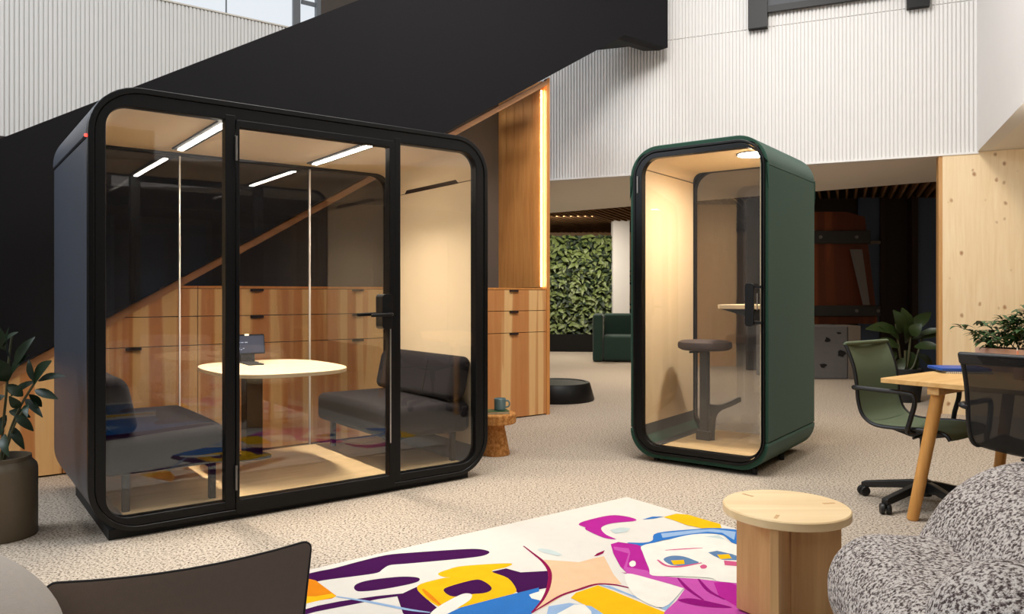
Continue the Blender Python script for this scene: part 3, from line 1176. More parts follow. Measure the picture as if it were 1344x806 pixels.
finish('footrest', bm, M['stool_metal'], so)
bm = NB()
tube(bm, smooth_path([(-0.06, 0, 0.66), (-0.062, 0, 0.3), (-0.06, 0, 0.14), (-0.045, 0, 0.09), (-0.03, 0, 0.07)]), 0.005, 8)
tube(bm, [(-0.03, -0.02, 0.66), (-0.11, -0.03, 0.655)], 0.008, 8)
finish('height_lever', bm, M['black'], so)

# ------------------------------------------------------------------ rug
RE = gp(822.5, 655, 0)
rugC = Vector((RE.x, RE.y, 0))
rug_mats = [plain('rug_cream', srgb(207, 202, 193), 0.95, spec=0.05, bump=0.35, bscale=180, vary=0.03, vscale=20)]


def rmat(n, c):
    c = tuple(v * 0.84 for v in c[:3]) + (1,)
    rug_mats.append(plain('rug_' + n, c, 0.95, spec=0.05, bump=0.35, bscale=180, vary=0.10, vscale=14))
    return len(rug_mats) - 1


PUR = rmat('purple', srgb(66, 18, 74))
YEL = rmat('yellow', srgb(240, 184, 24))
BLU = rmat('blue', srgb(52, 116, 190))
SKY = rmat('pale_blue', srgb(150, 178, 212))
MAG = rmat('magenta', srgb(178, 40, 146))
PNK = rmat('orchid', srgb(196, 84, 170))
PEA = rmat('peach', srgb(230, 192, 154))
WIN = rmat('wine', srgb(140, 20, 72))
ORA = rmat('orange', srgb(226, 134, 24))
SLA = rmat('slate', srgb(96, 128, 166))
GRY = rmat('pale_grey', srgb(196, 208, 206))
WHI = rmat('white', srgb(236, 231, 220))
DPI = rmat('deep_magenta', srgb(140, 20, 116))
SAL = rmat('rose', srgb(206, 92, 132))
bm = NB()
RA, RB, RT = 3.05, 4.1, 0.012
inv = Matrix.Rotation(-AP, 4, 'Z')
box(bm, -RA, -RB, 0.0, 0.0, 0.0, RT)
layer = [0]


def rug_poly(mi, px, sm=False):
    """tufted patch: outline given where it lies on the rug"""
    layer[0] += 1
    z = RT + 0.00006 * layer[0]
    pts = []
    for x, y in px:
        q = inv @ (gp(x, y, RT) - rugC)
        pts.append((min(-0.0, max(-RA, q.x)), min(0.0, max(-RB, q.y))))
    if sm:
        Q = [Vector((p[0], p[1], 0)) for p in pts]
        q = smooth_path([Q[-1]] + Q + Q[:2], 4)
        pts = [(min(0, p.x), min(0, p.y)) for p in q[4:-5]]
    v = [bm.verts.new((p[0], p[1], z)) for p in pts]
    f = bm.faces.new(v)
    f.material_index = mi
    f.normal_update()
    if f.normal.z < 0:
        f.normal_flip()
    bmesh.ops.triangulate(bm, faces=[f])


def rug_line(mi, px, w):
    """tufted line of a given width in metres"""
    P = smooth_path([(inv @ (gp(x, y, RT) - rugC)) for x, y in px], 4)
    layer[0] += 1
    z = RT + 0.00006 * layer[0]
    L = []
    for i, p in enumerate(P):
        d = (P[min(i + 1, len(P) - 1)] - P[max(i - 1, 0)]).normalized()
        nn = Vector((-d.y, d.x, 0)) * w / 2 * (0.35 + 0.65 * math.sin(PI * min(0.95, max(0.05, i / (len(P) - 1)))))
        L.append((bm.verts.new((p.x + nn.x, p.y + nn.y, z)), bm.verts.new((p.x - nn.x, p.y - nn.y, z))))
    for a, b in zip(L, L[1:]):
        f = bm.faces.new([a[0], b[0], b[1], a[1]])
        f.material_index = mi
        f.normal_update()
        if f.normal.z < 0:
            f.normal_flip()


c4 = lambda pts: [(400 + x / 2.3172, 640 + y / 2.3172) for x, y in pts]      # readings from enlarged views
c8 = lambda pts: [(680 + x / 4.48, 640 + y / 4.48) for x, y in pts]
c7 = lambda pts: [(400 + x / 4.2, 640 + y / 4.2) for x, y in pts]
rug_poly(PUR, c7([(-60, 500), (60, 465), (160, 445), (290, 410), (450, 372), (600, 358), (820, 343), (940, 338), (1000, 346), (1018, 358), (990, 374), (920, 386), (760, 402), (560, 420), (470, 428), (430, 450), (400, 470), (300, 486), (100, 512), (-60, 545)]), True)
rug_poly(PUR, c7([(272, 548), (290, 530), (350, 512), (470, 496), (560, 491), (620, 496), (634, 508), (610, 524), (520, 545), (400, 565), (310, 573), (280, 566)]), True)
rug_poly(ORA, c7([(-80, 480), (60, 512), (175, 598), (150, 612), (60, 626), (-80, 660)]))
rug_poly(YEL, c7([(-80, 600), (60, 600), (150, 585), (175, 600), (60, 628), (-80, 660)]))
rug_poly(PUR, c7([(-100, 700), (70, 652), (190, 628), (400, 598), (540, 584), (590, 560), (625, 545), (640, 580), (690, 630), (735, 668), (700, 690), (620, 700), (560, 700), (530, 660), (510, 600), (400, 616), (290, 640), (60, 685), (-100, 730)]))
rug_poly(PUR, c7([(510, 600), (600, 560), (700, 640), (735, 668), (760, 700), (720, 790), (600, 760), (540, 690)]))
rug_poly(PUR, c7([(1020, 466), (1110, 446), (1190, 468), (1340, 460), (1344, 552), (1180, 584), (1120, 540)]))
rug_poly(YEL, c7([(735, 475), (790, 452), (880, 432), (1130, 418), (1110, 440), (1030, 462), (1120, 500), (1165, 560), (1150, 585), (1060, 612), (930, 645), (830, 668), (800, 655), (750, 660), (700, 635), (655, 600), (620, 560), (640, 532), (760, 500), (800, 496), (760, 492)]), True)
rug_line(ORA, c7([(650, 560), (690, 600), (750, 650)]), 0.02)
rug_poly(PUR, c7([(765, 565), (800, 545), (920, 512), (975, 512), (1030, 552), (1000, 580), (900, 590), (830, 602), (790, 592)]), True)
rug_poly(WHI, c7([(690, 700), (740, 655), (830, 605), (880, 585), (920, 590), (910, 620), (850, 660), (790, 700), (770, 740), (700, 740)]), True)
rug_poly(BLU, c7([(780, 700), (860, 662), (1050, 612), (1220, 570), (1290, 552), (1300, 640), (1250, 697), (1200, 760), (900, 790), (700, 790)]))
rug_poly(WHI, c7([(1236, 592), (1270, 580), (1344, 560), (1344, 640), (1290, 622), (1250, 612)]))
rug_line(SKY, c7([(175, 602), (350, 630), (560, 672), (690, 690)]), 0.018)
# peach star and neighbouring shapes
rug_poly(PEA, c8([(150, 425), (220, 430), (360, 440), (450, 415), (505, 405), (560, 510), (610, 570), (540, 568), (470, 572), (320, 618), (260, 640), (180, 690), (90, 735), (150, 650), (185, 560), (188, 490)]))
rug_line(WIN, c8([(32, 345), (90, 390), (150, 440), (186, 500), (180, 580), (145, 660), (80, 738)]), 0.017)
rug_line(WIN, c8([(80, 738), (160, 690), (255, 635), (360, 600), (460, 570), (560, 572), (650, 590), (735, 612)]), 0.015)
rug_poly(WIN, c8([(446, 405), (465, 388), (510, 370), (500, 388), (470, 402)]))
rug_line(GRY, c8([(120, 362), (180, 378), (250, 400)]), 0.05)
rug_poly(YEL, c8([(310, 650), (340, 620), (470, 576), (560, 610), (700, 668), (870, 738), (820, 800), (600, 800), (430, 712)]))
rug_poly(SKY, c8([(470, 572), (540, 580), (700, 645), (870, 725), (970, 600), (955, 592), (860, 700), (840, 712), (690, 650), (560, 600)]))
rug_poly(SKY, c8([(180, 700), (300, 680), (430, 700), (500, 744), (480, 820), (150, 820)]))
rug_poly(WHI, c8([(230, 744), (330, 690), (390, 690), (430, 730), (440, 790), (200, 790)]))
# magenta forms and the face-like area
rug_poly(MAG, c8([(356, 218), (400, 196), (540, 165), (640, 172), (695, 195), (560, 210), (500, 228), (490, 250), (520, 280), (575, 305), (500, 295), (400, 250), (395, 236)]), True)
rug_poly(GRY, c8([(540, 250), (600, 236), (660, 240), (640, 262), (570, 272)]))
rug_poly(BLU, c8([(730, 190), (790, 172), (856, 172), (800, 184)]))
rug_poly(YEL, c8([(856, 175), (930, 155), (1000, 160), (1090, 188), (1190, 215), (1196, 238), (1120, 252), (1060, 236), (990, 222), (920, 195)]))
rug_poly(BLU, c8([(640, 326), (740, 326), (790, 312), (820, 268), (1060, 245), (1150, 240), (1290, 250), (1400, 270), (1400, 360), (1270, 330), (1240, 310), (1200, 280), (1120, 272), (1020, 280), (960, 296), (850, 312), (730, 345)]), True)
rug_poly(SKY, c8([(840, 272), (1000, 256), (1060, 250), (1150, 246), (1280, 262), (1270, 310), (1200, 268), (1110, 262), (1000, 275), (850, 298)]))
rug_poly(MAG, c8([(545, 335), (590, 322), (700, 338), (725, 350), (740, 400), (770, 480), (790, 520), (640, 505), (600, 465), (560, 390)]))
rug_poly(PNK, c8([(560, 350), (650, 360), (660, 385), (640, 470), (760, 490), (790, 520), (640, 505), (620, 480), (650, 390), (566, 368)]))
rug_poly(WHI, c8([(655, 445), (672, 432), (690, 440), (690, 460), (670, 468), (656, 460)]), True)
rug_poly(PNK, c8([(600, 500), (790, 520), (940, 532), (1060, 540), (1160, 552), (1280, 560), (1420, 560), (1500, 640), (1450, 800), (850, 800), (860, 735), (930, 670), (980, 600), (900, 570)]))
rug_poly(MAG, c8([(1150, 560), (1240, 560), (1280, 575), (1400, 600), (1400, 720), (1280, 700), (1180, 640)]))
rug_poly(WHI, c8([(640, 508), (800, 545), (955, 590), (965, 605), (850, 708), (700, 650), (640, 570)]), True)
rug_line(DPI, c8([(940, 535), (1000, 600), (1090, 665)]), 0.018)
rug_line(DPI, c8([(1060, 540), (1120, 610), (1215, 662)]), 0.018)
rug_poly(DPI, c8([(940, 665), (1020, 655), (1150, 680), (1260, 710), (1130, 708), (1010, 690)]), True)
rug_poly(WHI, c8([(730, 345), (850, 318), (1000, 282), (1120, 274), (1200, 286), (1245, 330), (1400, 380), (1400, 550), (1190, 556), (1130, 535), (950, 525), (790, 520), (770, 480), (735, 390)]), True)
rug_poly(GRY, c8([(1090, 290), (1180, 282), (1220, 310), (1160, 300)]))
rug_line(SAL, c8([(865, 372), (980, 364), (1085, 358)]), 0.014)
rug_poly(SLA, c8([(855, 425), (900, 405), (970, 408), (1040, 432), (1060, 446), (980, 462), (900, 458)]), True)
rug_poly(YEL, c8([(898, 432), (975, 428), (980, 452), (915, 458)]))
rug_line(SAL, c8([(820, 428), (870, 462), (950, 468), (1080, 446)]), 0.02)
rug_poly(SAL, c8([(1070, 466), (1090, 456), (1110, 464), (1104, 478), (1080, 480)]), True)
rug_poly(SLA, c8([(1118, 385), (1170, 375), (1260, 395), (1300, 410), (1300, 432), (1200, 428), (1150, 405)]))
rug_poly(YEL, c8([(1170, 398), (1240, 395), (1256, 420), (1190, 425)]))
rug_poly(SAL, c8([(1210, 432), (1290, 440), (1400, 450), (1400, 470), (1290, 466), (1215, 460)]))
def rug_local(mi, pts):
    layer[0] += 1
    z = RT + 0.00006 * layer[0]
    Q = [Vector((p[0], p[1], 0)) for p in pts]
    q = smooth_path([Q[-1]] + Q + Q[:2], 4)[4:-5]
    f = bm.faces.new([bm.verts.new((min(0, max(-RA, p.x)), min(0, max(-RB, p.y)), z)) for p in q])
    f.material_index = mi
    f.normal_update()
    if f.normal.z < 0:
        f.normal_flip()
    bmesh.ops.triangulate(bm, faces=[f])


rug_local(BLU, [(-2.9, -2.05), (-2.2, -1.95), (-1.5, -2.1), (-0.9, -2.3), (-1.1, -2.75), (-1.8, -2.85), (-2.6, -2.7), (-3.0, -2.4)])
rug_local(PUR, [(-2.95, -1.75), (-2.3, -1.7), (-1.7, -1.85), (-1.2, -2.0), (-1.3, -2.12), (-1.9, -2.0), (-2.5, -1.9)])
rug_local(YEL, [(-2.8, -2.92), (-2.0, -3.02), (-1.1, -2.95), (-1.1, -3.05), (-2.0, -3.16), (-2.8, -3.06)])
rug_local(SLA, [(-2.6, -3.25), (-1.8, -3.2), (-1.0, -3.2), (-0.5, -3.5), (-0.9, -3.85), (-1.9, -3.9), (-2.7, -3.7)])
rug_local(PUR, [(-1.7, -3.3), (-1.2, -3.35), (-0.8, -3.6), (-1.2, -3.7), (-1.6, -3.55)])
rug_local(MAG, [(-0.8, -2.4), (-0.35, -2.2), (-0.15, -2.6), (-0.4, -3.1), (-0.7, -2.9)])
rug_local(SKY, [(-2.5, -2.25), (-2.1, -2.2), (-1.9, -2.4), (-2.2, -2.55), (-2.5, -2.45)])
rug_local(PUR, [(-1.6, -2.3), (-1.2, -2.35), (-1.15, -2.5), (-1.5, -2.6)])
me = bpy.data.meshes.new('rug')
bm.to_mesh(me)
bm.free()
for m in rug_mats:
    me.materials.append(m)
rug = bpy.data.objects.new('rug', me)
COL.objects.link(rug)
at(rug, rugC, AP)
tag(rug, 'cream rug with bold purple yellow blue and magenta abstract shapes on the floor', 'rug')

# ------------------------------------------------------------------ round ash side table
ZR = RT
tt = thing('side_table', 'round pale ash side table on three slab legs beside the boucle chair', 'side table', (0.967, 2.69, ZR + 0.0085), 0)
TH = 0.45 - ZR - 0.0085
bm = NB()
lathe(bm, [(0.209, TH - 0.032), (0.215, TH - 0.028), (0.215, TH - 0.004), (0.211, TH)], 64)
top = finish('tabletop', bm, M['ash_top'], tt)
for a in (125, 240, 8):
    mt = Matrix.Rotation(R(a), 4, 'Z')
    bm = NB()
    box(bm, 0.012, -0.0145, 0.0, 0.203, 0.0145, TH - 0.033, mt)
    finish('leg', bm, M['ash_leg'], tt, smooth=False, bevel=0.002)
    bm = NB()
    box(bm, 0.140, -0.006, TH - 0.01, 0.185, 0.006, TH + 0.0006, mt)
    finish('tenon', bm, M['ash_leg'], top, smooth=False)

# ------------------------------------------------------------------ cork side table, book, mug
ck = Vector((-0.125, 5.69, 0))
cs = thing('cork_stool', 'round cork side table with a tapered foot by the pod corner', 'side table', ck)
bm = NB()
lathe(bm, [(0.148, 0.235), (0.156, 0.245), (0.157, 0.300), (0.150, 0.31)], 48)
finish('top', bm, M['cork'], cs)
bm = NB()
lathe(bm, [(0.106, 0.0), (0.108, 0.01), (0.066, 0.225), (0.075, 0.236)], 40)
finish('foot', bm, M['cork'], cs)
bk = thing('book', 'green-covered book lying on the cork side table under the mug', 'book', (ck.x + 0.01, ck.y - 0.02, 0.31), R(12))
bm = NB()
box(bm, -0.085, -0.06, 0.003, 0.083, 0.06, 0.016)
finish('pages', bm, M['paper'], bk, smooth=False)
bm = NB()
box(bm, -0.088, -0.063, 0.0, 0.088, 0.063, 0.003)
box(bm, -0.088, -0.063, 0.016, 0.088, 0.063, 0.019)
finish('cover', bm, M['book_green'], bk, smooth=False)
mg = thing('mug', 'grey-teal ceramic mug standing on the green book', 'mug', (ck.x + 0.035, ck.y + 0.0, 0.329), R(-10))
bm = NB()
lathe(bm, [(0.036, 0.0), (0.043, 0.006), (0.045, 0.085), (0.042, 0.088), (0.040, 0.084), (0.038, 0.012), (0.01, 0.01)], 32)
finish('cup', bm, M['mug'], mg)
bm = NB()
tube(bm, smooth_path([(0.042, 0, 0.070), (0.062, 0, 0.070), (0.072, 0, 0.052), (0.066, 0, 0.030), (0.043, 0, 0.022)]), 0.006, 8)
finish('handle', bm, M['mug'], mg)

# ------------------------------------------------------------------ potted plant at the left edge
pp = Vector((-2.52, 3.76, 0))
pl = thing('potted_plant', 'dark glossy-leaved plant in a bronze pot left of the black pod', 'plant', pp)
bm = NB()
pr = [(0.148, 0.0), (0.155, 0.01), (0.155, 0.33), (0.150, 0.35), (0.128, 0.375), (0.128, 0.395), (0.118, 0.395), (0.116, 0.35), (0.02, 0.345)]
lathe(bm, pr, 56)
finish('pot', bm, M['pot'], pl)
bm = NB()
lathe(bm, [(0.115, 0.35), (0.115, 0.358), (0.05, 0.366)], 32)
finish('soil', bm, M['soil'], pl)
lv = NB()
sm = NB()
off = pp


def L3(x, y, dY=0.0):
    return dp(x, y, pp.y + dY) - off


stems = [[(2, 604), (4, 560), (8, 520), (12, 470), (16, 440)], [(6, 604), (12, 570), (26, 535), (44, 505), (56, 488)], [(-4, 604), (-8, 560), (-12, 500), (-18, 440)], [(4, 604), (10, 585), (20, 555), (30, 540)]]
sd = [0.03, -0.05, 0.06, -0.1]
for s_, d in zip(stems, sd):
    tube(sm, smooth_path([L3(x, y, d * (1 - (y - 430) / 174)) for x, y in s_]), 0.006, 6)
leaves = [((44, 506), (68, 474), 20), ((50, 500), (86, 494), 9), ((46, 512), (76, 524), 9), ((44, 500), (38, 472), 7), ((38, 518), (55, 534), 8), ((34, 524), (56, 548), 8), ((36, 530), (36, 548), 7),
          ((20, 480), (46, 442), 12), ((14, 470), (12, 430), 13), ((8, 460), (-4, 426), 14), ((10, 500), (-10, 470), 18), ((16, 490), (38, 466), 10), ((14, 520), (48, 500), 10), ((12, 540), (40, 548), 10), ((20, 545), (44, 566), 9),
          ((8, 545), (-6, 580), 12), ((14, 560), (32, 590), 9), ((6, 520), (-12, 540), 14), ((2, 480), (-20, 500), 16), ((10, 505), (30, 520), 10), ((6, 570), (12, 600), 9), ((26, 535), (12, 520), 9), ((30, 520), (10, 508), 10),
          ((-6, 470), (-30, 440), 16), ((-8, 520), (-34, 520), 15), ((-10, 450), (-30, 420), 14), ((4, 455), (24, 436), 9)]
for i, (b, t, w) in enumerate(leaves):
    d0 = random.uniform(-0.08, 0.06)
    d1 = d0 + random.uniform(-0.10, 0.08)
    leaf(lv, L3(*b, d0), L3(*t, d1), w / 1000 * pp.y * 1.3, up=(random.uniform(-0.3, 0.3), -0.75, 0.65), droop=random.uniform(0.04, 0.14))
finish('foliage', lv, M['leaf'], pl)
finish('stems', sm, M['stem'], pl)

# ------------------------------------------------------------------ desk, chairs and what is on the desk
AD = R(36.8)
D0 = Vector((2.0, 4.136, 0))                   # left corner of the desk top; local x = short side, local -y = long side
dk = thing('desk', 'pale oak desk with splayed round legs between the two office chairs', 'desk', D0, AD)
DS, DL = 1.12, 1.9
bm = NB()
box(bm, 0, -DL, 0.714, DS, 0, 0.74)
finish('tabletop', bm, M['oak'], dk, smooth=False, bevel=0.003)
bm = NB()
box(bm, 0.03, -0.29, 0.672, DS - 0.03, -0.23, 0.714)
finish('crossbar', bm, M['oak'], dk, smooth=False, bevel=0.003)
bm = NB()
box(bm, 0.03, -DL + 0.23, 0.672, DS - 0.03, -DL + 0.29, 0.714)
finish('crossbar', bm, M['oak'], dk, smooth=False, bevel=0.003)
fl = Matrix.Rotation(-AD, 4, 'Z') @ (Vector((2.111, 4.037, 0)) - D0)
for sx in (0, 1):
    for sy in (0, 1):
        xt = 0.10 if sx == 0 else DS - 0.10
        yt = -0.26 if sy == 0 else -DL + 0.26
        xf = xt - 0.07 if sx == 0 else xt + 0.07
        yf = yt + 0.105 if sy == 0 else yt - 0.105
        bm = NB()
        tube(bm, [(xf, yf, 0.0), (xf + (xt - xf) * 0.02, yf + (yt - yf) * 0.02, 0.012), (xt, yt, 0.70)], [0.026, 0.029, 0.033], 20)
        finish('leg', bm, M['oak_leg'], dk)


def office_chair(label, loc, face, base_rot, mesh_mat, toprail):
    t = thing('office_chair', label, 'office chair', loc, face, 'office chairs at the oak desk')
    # base
    bm = NB()
    lathe(bm, [(0.034, 0.06), (0.036, 0.135), (0.03, 0.15)], 20)
    for k in range(5):
        mt = Matrix.Rotation(base_rot + k * 2 * PI / 5, 4, 'Z')
        n0 = len(bm.verts)
        prism(bm, [(0.02, 0.075), (0.02, 0.145), (0.08, 0.138), (0.33, 0.088), (0.343, 0.082), (0.343, 0.05), (0.325, 0.05), (0.325, 0.066), (0.1, 0.088)], -0.018, 0.018)
        bm.verts.ensure_lookup_table()
        bmesh.ops.transform(bm, matrix=mt, verts=bm.verts[n0:])
    finish('base', bm, M['plastic'], t, smooth=False, bevel=0.004)
    for k in range(5):
        a = base_rot + k * 2 * PI / 5
        mt = Matrix.Translation((0.335 * math.cos(a), 0.335 * math.sin(a), 0.0)) @ Matrix.Rotation(a + 0.9, 4, 'Z')
        bm = NB()
        for s in (-1, 1):
            n0 = len(bm.verts)
            lathe(bm, [(0.012, -0.012), (0.026, -0.011), (0.0295, -0.004), (0.0295, 0.006), (0.024, 0.011), (0.01, 0.012)], 20)
            bm.verts.ensure_lookup_table()
            bmesh.ops.transform(bm, matrix=mt @ Matrix.Translation((0, s * 0.016, 0.0295)) @ Matrix.Rotation(s * PI / 2, 4, 'X'), verts=bm.verts[n0:])
        tube(bm, [mt @ Vector((0, 0, 0.03)), mt @ Vector((0.0, 0, 0.062))], 0.008, 8)
        finish('castor', bm, M['plastic'], t)
    bm = NB()
    lathe(bm, [(0.014, 0.14), (0.014, 0.30)], 16)
    g_ = finish('gas_lift', bm, M['chrome'], t)
    bm = NB()
    lathe(bm, [(0.026, 0.27), (0.028, 0.40), (0.05, 0.42)], 20)
    prism(bm, [(-0.16, 0.425), (0.14, 0.425), (0.14, 0.415), (0.02, 0.385), (-0.06, 0.39), (-0.16, 0.415)], -0.05, 0.05)
    tube(bm, [(0.02, -0.05, 0.415), (0.03, -0.20, 0.41)], 0.007, 8)
    finish('mechanism', bm, M['plastic'], t, smooth=False)
    # seat and back as one bent sling between two side rails
    prof = smooth_path([(0.235, 0.43), (0.20, 0.462), (0.08, 0.468), (-0.06, 0.458), (-0.17, 0.462), (-0.235, 0.505), (-0.262, 0.58), (-0.270, 0.66), (-0.285, 0.76), (-0.315, 0.85), (-0.345, 0.915)], 4)
    prof = [(p[0], p[1]) for p in prof]
    cut = 18
    hw = 0.235

    def sling(seg, name, th=0.008):
        b = NB()
        nx = 8
        for s in (0, 1):
            rows = []
            for i, (px, pz) in enumerate(seg):
                a = seg[max(i - 1, 0)]
                c = seg[min(i + 1, len(seg) - 1)]
                d = Vector((c[0] - a[0], 0, c[1] - a[1])).normalized()
                nn = Vector((d.z, 0, -d.x))
                row = []
                for j in range(nx + 1):
                    u = j / nx * 2 - 1
                    sag = 0.022 * (1 - u * u)
                    row.append(b.verts.new(Vector((px, u * hw, pz)) + nn * (-sag if True else 0) * -1 * SG + nn * th * (s - 0.5)))
                rows.append(row)
            for r0, r1 in zip(rows, rows[1:]):
                for j in range(nx):
                    b.faces.new([r0[j], r0[j + 1], r1[j + 1], r1[j]])
        bmesh.ops.remove_doubles(b, verts=b.verts[:], dist=1e-6)
        return finish(name, b, mesh_mat, t, angle=60)
    SG = -1
    sling(prof[:cut + 1], 'seat')
    back = sling(prof[cut:], 'backrest')
    for s in (-1, 1):
        bm = NB()
        tube(bm, [(p[0], s * hw, p[1]) for p in prof], 0.011, 8)
        finish('side_rail', bm, M['plastic'], t)
    bm = NB()
    tx, tz = prof[-1]
    rbox(bm, (0, 0, 0), (0.013, hw + 0.012, toprail), 0.012, k=3)
    bmesh.ops.transform(bm, matrix=Matrix.Translation((tx + 0.006, 0, tz - toprail * 0.7)) @ Matrix.Rotation(R(-22), 4, 'Y'), verts=bm.verts[:])
    finish('top_rail', bm, M['mesh_green'] if toprail < 0.02 else M['plastic'], t)
    for s in (-1, 1):
        yy = s * (hw + 0.03)
        bm = NB()
        pts = smooth_path([(-0.275, s * hw, 0.655), (-0.265, yy, 0.664), (-0.12, yy, 0.662), (0.02, yy, 0.660), (0.062, yy, 0.648), (0.066, yy, 0.60), (0.045, yy, 0.52), (0.03, yy, 0.455), (0.02, s * (hw - 0.06), 0.435)], 5)
        tube(bm, pts, 0.013, 10)
        finish('armrest', bm, M['plastic'], t)
    return t


office_chair('green-backed office chair at the near end of the oak desk', (2.326, 4.289, 0), AD - PI / 2, R(135) - (AD - PI / 2), M['mesh_green'], 0.012)
office_chair('black mesh office chair seen from behind at the right edge', (2.535, 3.615, 0), AD, R(20), M['mesh_black'], 0.030)

nbk = gp(1257, 487.5, 0.745)
nt_ = thing('notebook', 'spiral notebook under the blue folder on the oak desk', 'notebook', (nbk.x + 0.03, nbk.y - 0.01, 0.74), AD - R(48))
bm = NB()
box(bm, -0.12, -0.09, 0.0, 0.12, 0.09, 0.010)
finish('pages', bm, M['paper'], nt_, smooth=False)
bm = NB()
for i in range(22):
    x = -0.115 + i * 0.0109
    tube(bm, [(x, -0.092, 0.001), (x, -0.096, 0.005), (x, -0.092, 0.011), (x, -0.084, 0.0115)], 0.0012, 5)
finish('spiral_binding', bm, M['steel'], nt_)
fo = thing('folder', 'blue folder lying on the spiral notebook on the oak desk', 'folder', (nbk.x + 0.015, nbk.y + 0.015, 0.7525), AD - R(44))
bm = NB()
rbox(bm, (0, 0, 0.009), (0.135, 0.10, 0.009), 0.004, k=2)
finish('cover', bm, M['blue'], fo)

# planter box and plant on the desk
pc = D0 + PX * 0 + Vector((0, 0, 0))
DXv = Vector((math.cos(AD), math.sin(AD), 0))
DYv = Vector((-DXv.y, DXv.x, 0))
pc = D0 + DXv * 0.97 + DYv * -0.42
pb = thing('planter', 'bushy green plant in a clay pink trough on the far side of the oak desk', 'plant', (pc.x, pc.y, 0.74), AD)
bm = NB()
for b_ in ((-0.09, -0.30, 0, 0.09, 0.30, 0.012), (-0.09, -0.30, 0.012, -0.078, 0.30, 0.135), (0.078, -0.30, 0.012, 0.09, 0.30, 0.135), (-0.078, -0.30, 0.012, 0.078, -0.288, 0.135), (-0.078, 0.288, 0.012, 0.078, 0.30, 0.135)):
    box(bm, *b_)
finish('trough', bm, M['pink_pot'], pb, smooth=False)
bm = NB()
box(bm, -0.078, -0.288, 0.09, 0.078, 0.288, 0.115)
finish('soil', bm, M['soil'], pb, smooth=False)
bm = NB()
sm = NB()
rnd = random.Random(11)
for i in range(46):
    y = rnd.uniform(-0.26, 0.27)
    a = rnd.uniform(0, 2 * PI)
    h = rnd.uniform(0.12, 0.36) * (1 - 0.35 * abs(y) / 0.3)
    sp = rnd.uniform(0.04, 0.19)
    p0 = Vector((rnd.uniform(-0.05, 0.05), y, 0.11))
    p2 = p0 + Vector((sp * math.cos(a), sp * math.sin(a) * 1.1, h * 0.75))
    p1 = (p0 + p2) / 2 + Vector((0, 0, h * 0.15))
    path = smooth_path([p0, p1, p2], 5)
    tube(sm, path, 0.0022, 5)
    for q in path[3:]:
        for k in range(2):
            aa = rnd.uniform(0, 2 * PI)
            ln = rnd.uniform(0.05, 0.10)
            leaf(bm, q, q + Vector((math.cos(aa) * ln, math.sin(aa) * ln, rnd.uniform(-0.035, 0.03))), rnd.uniform(0.020, 0.034), droop=0.15, n=4)
finish('foliage', bm, M['leaf_mid'], pb)
finish('stems', sm, M['stem'], pb)
pg = dp(1341, 475, 4.05)
pot = thing('pencil_cup', 'small clay cup holding pencils on the desk beside the plant trough', 'cup', (pg.x, pg.y, 0.74))
bm = NB()
lathe(bm, [(0.034, 0), (0.036, 0.004), (0.036, 0.085), (0.033, 0.085), (0.032, 0.006), (0.005, 0.005)], 24)
finish('cup', bm, M['pink_pot'], pot)
for (lab, mt, dx, dy, hh) in (('upright salmon pencil in the desk cup', 'salmon', -0.012, 0.0, 0.165), ('leaning orange pencil in the desk cup', 'orange', 0.05, -0.01, 0.125)):
    pn = thing('pencil', lab, 'pencil', (pg.x - 0.012 * (1 if dx < 0 else -0.4), pg.y, 0.746), 0, 'pencils in the desk cup')
    bm = NB()
    tube(bm, [(0, 0, 0), (dx * 0.9, dy, hh * 0.9)], 0.0042, 6)
    finish('shaft', bm, M[mt], pn)
    bm = NB()
    tube(bm, [(dx * 0.9, dy, hh * 0.9), (dx, dy, hh)], [0.0042, 0.0008], 6)
    finish('tip', bm, M['paper'], pn)

# ------------------------------------------------------------------ foreground seats
# boucle lounge chair at the lower right: faces the rug (local +x = towards its back)
bc = thing('boucle_chair', 'grey flecked boucle lounge chair at the lower right corner', 'lounge chair', (1.26, 2.18, 0.0158), R(-11))
bm = NB()


def fs(v):
    z = v.z
    if z > 0.3:
        z += 0.015 * (1 - ((v.x) / 0.5) ** 2) - 0.05 * max(0.0, v.x) 
    return Vector((v.x, v.y, z))


rbox(bm, (0.10, -0.36, 0.30), (0.43, 0.53, 0.155), 0.15, k=6, fn=fs)
finish('seat', bm, M['boucle'], bc)
bm = NB()


def fk(v):
    x = v.x + (v.z - 0.4) * 0.55
    return Vector((x, v.y, v.z))


rbox(bm, (0.17, -0.20, 0.437), (0.22, 0.52, 0.24), 0.18, k=6, fn=fk)
finish('backrest', bm, M['boucle'], bc)
bm = NB()
rbox(bm, (0.17, -0.655, 0.425), (0.44, 0.17, 0.20), 0.16, k=6)
finish('armrest', bm, M['boucle'], bc)
bm = NB()
box(bm, -0.15, -0.75, 0.02, 0.45, 0.08, 0.16)
finish('base', bm, M['black_matte'], bc, smooth=False)
for xx, yy in ((-0.12, 0.03), (-0.12, -0.7), (0.4, 0.03), (0.4, -0.7)):
    bm = NB()
    lathe(bm, [(0.02, 0.0), (0.025, 0.03)], 16, xx, yy)
    finish('foot', bm, M['black_matte'], bc)

# taupe chair seen from behind at the lower left
ta = math.atan2(0.25, 0.49)
tc_ = thing('low_chair', 'low taupe wool chair with dark piping seen from behind at the bottom left', 'chair', (-0.76, 1.77, 0.0158), ta)
bm = NB()


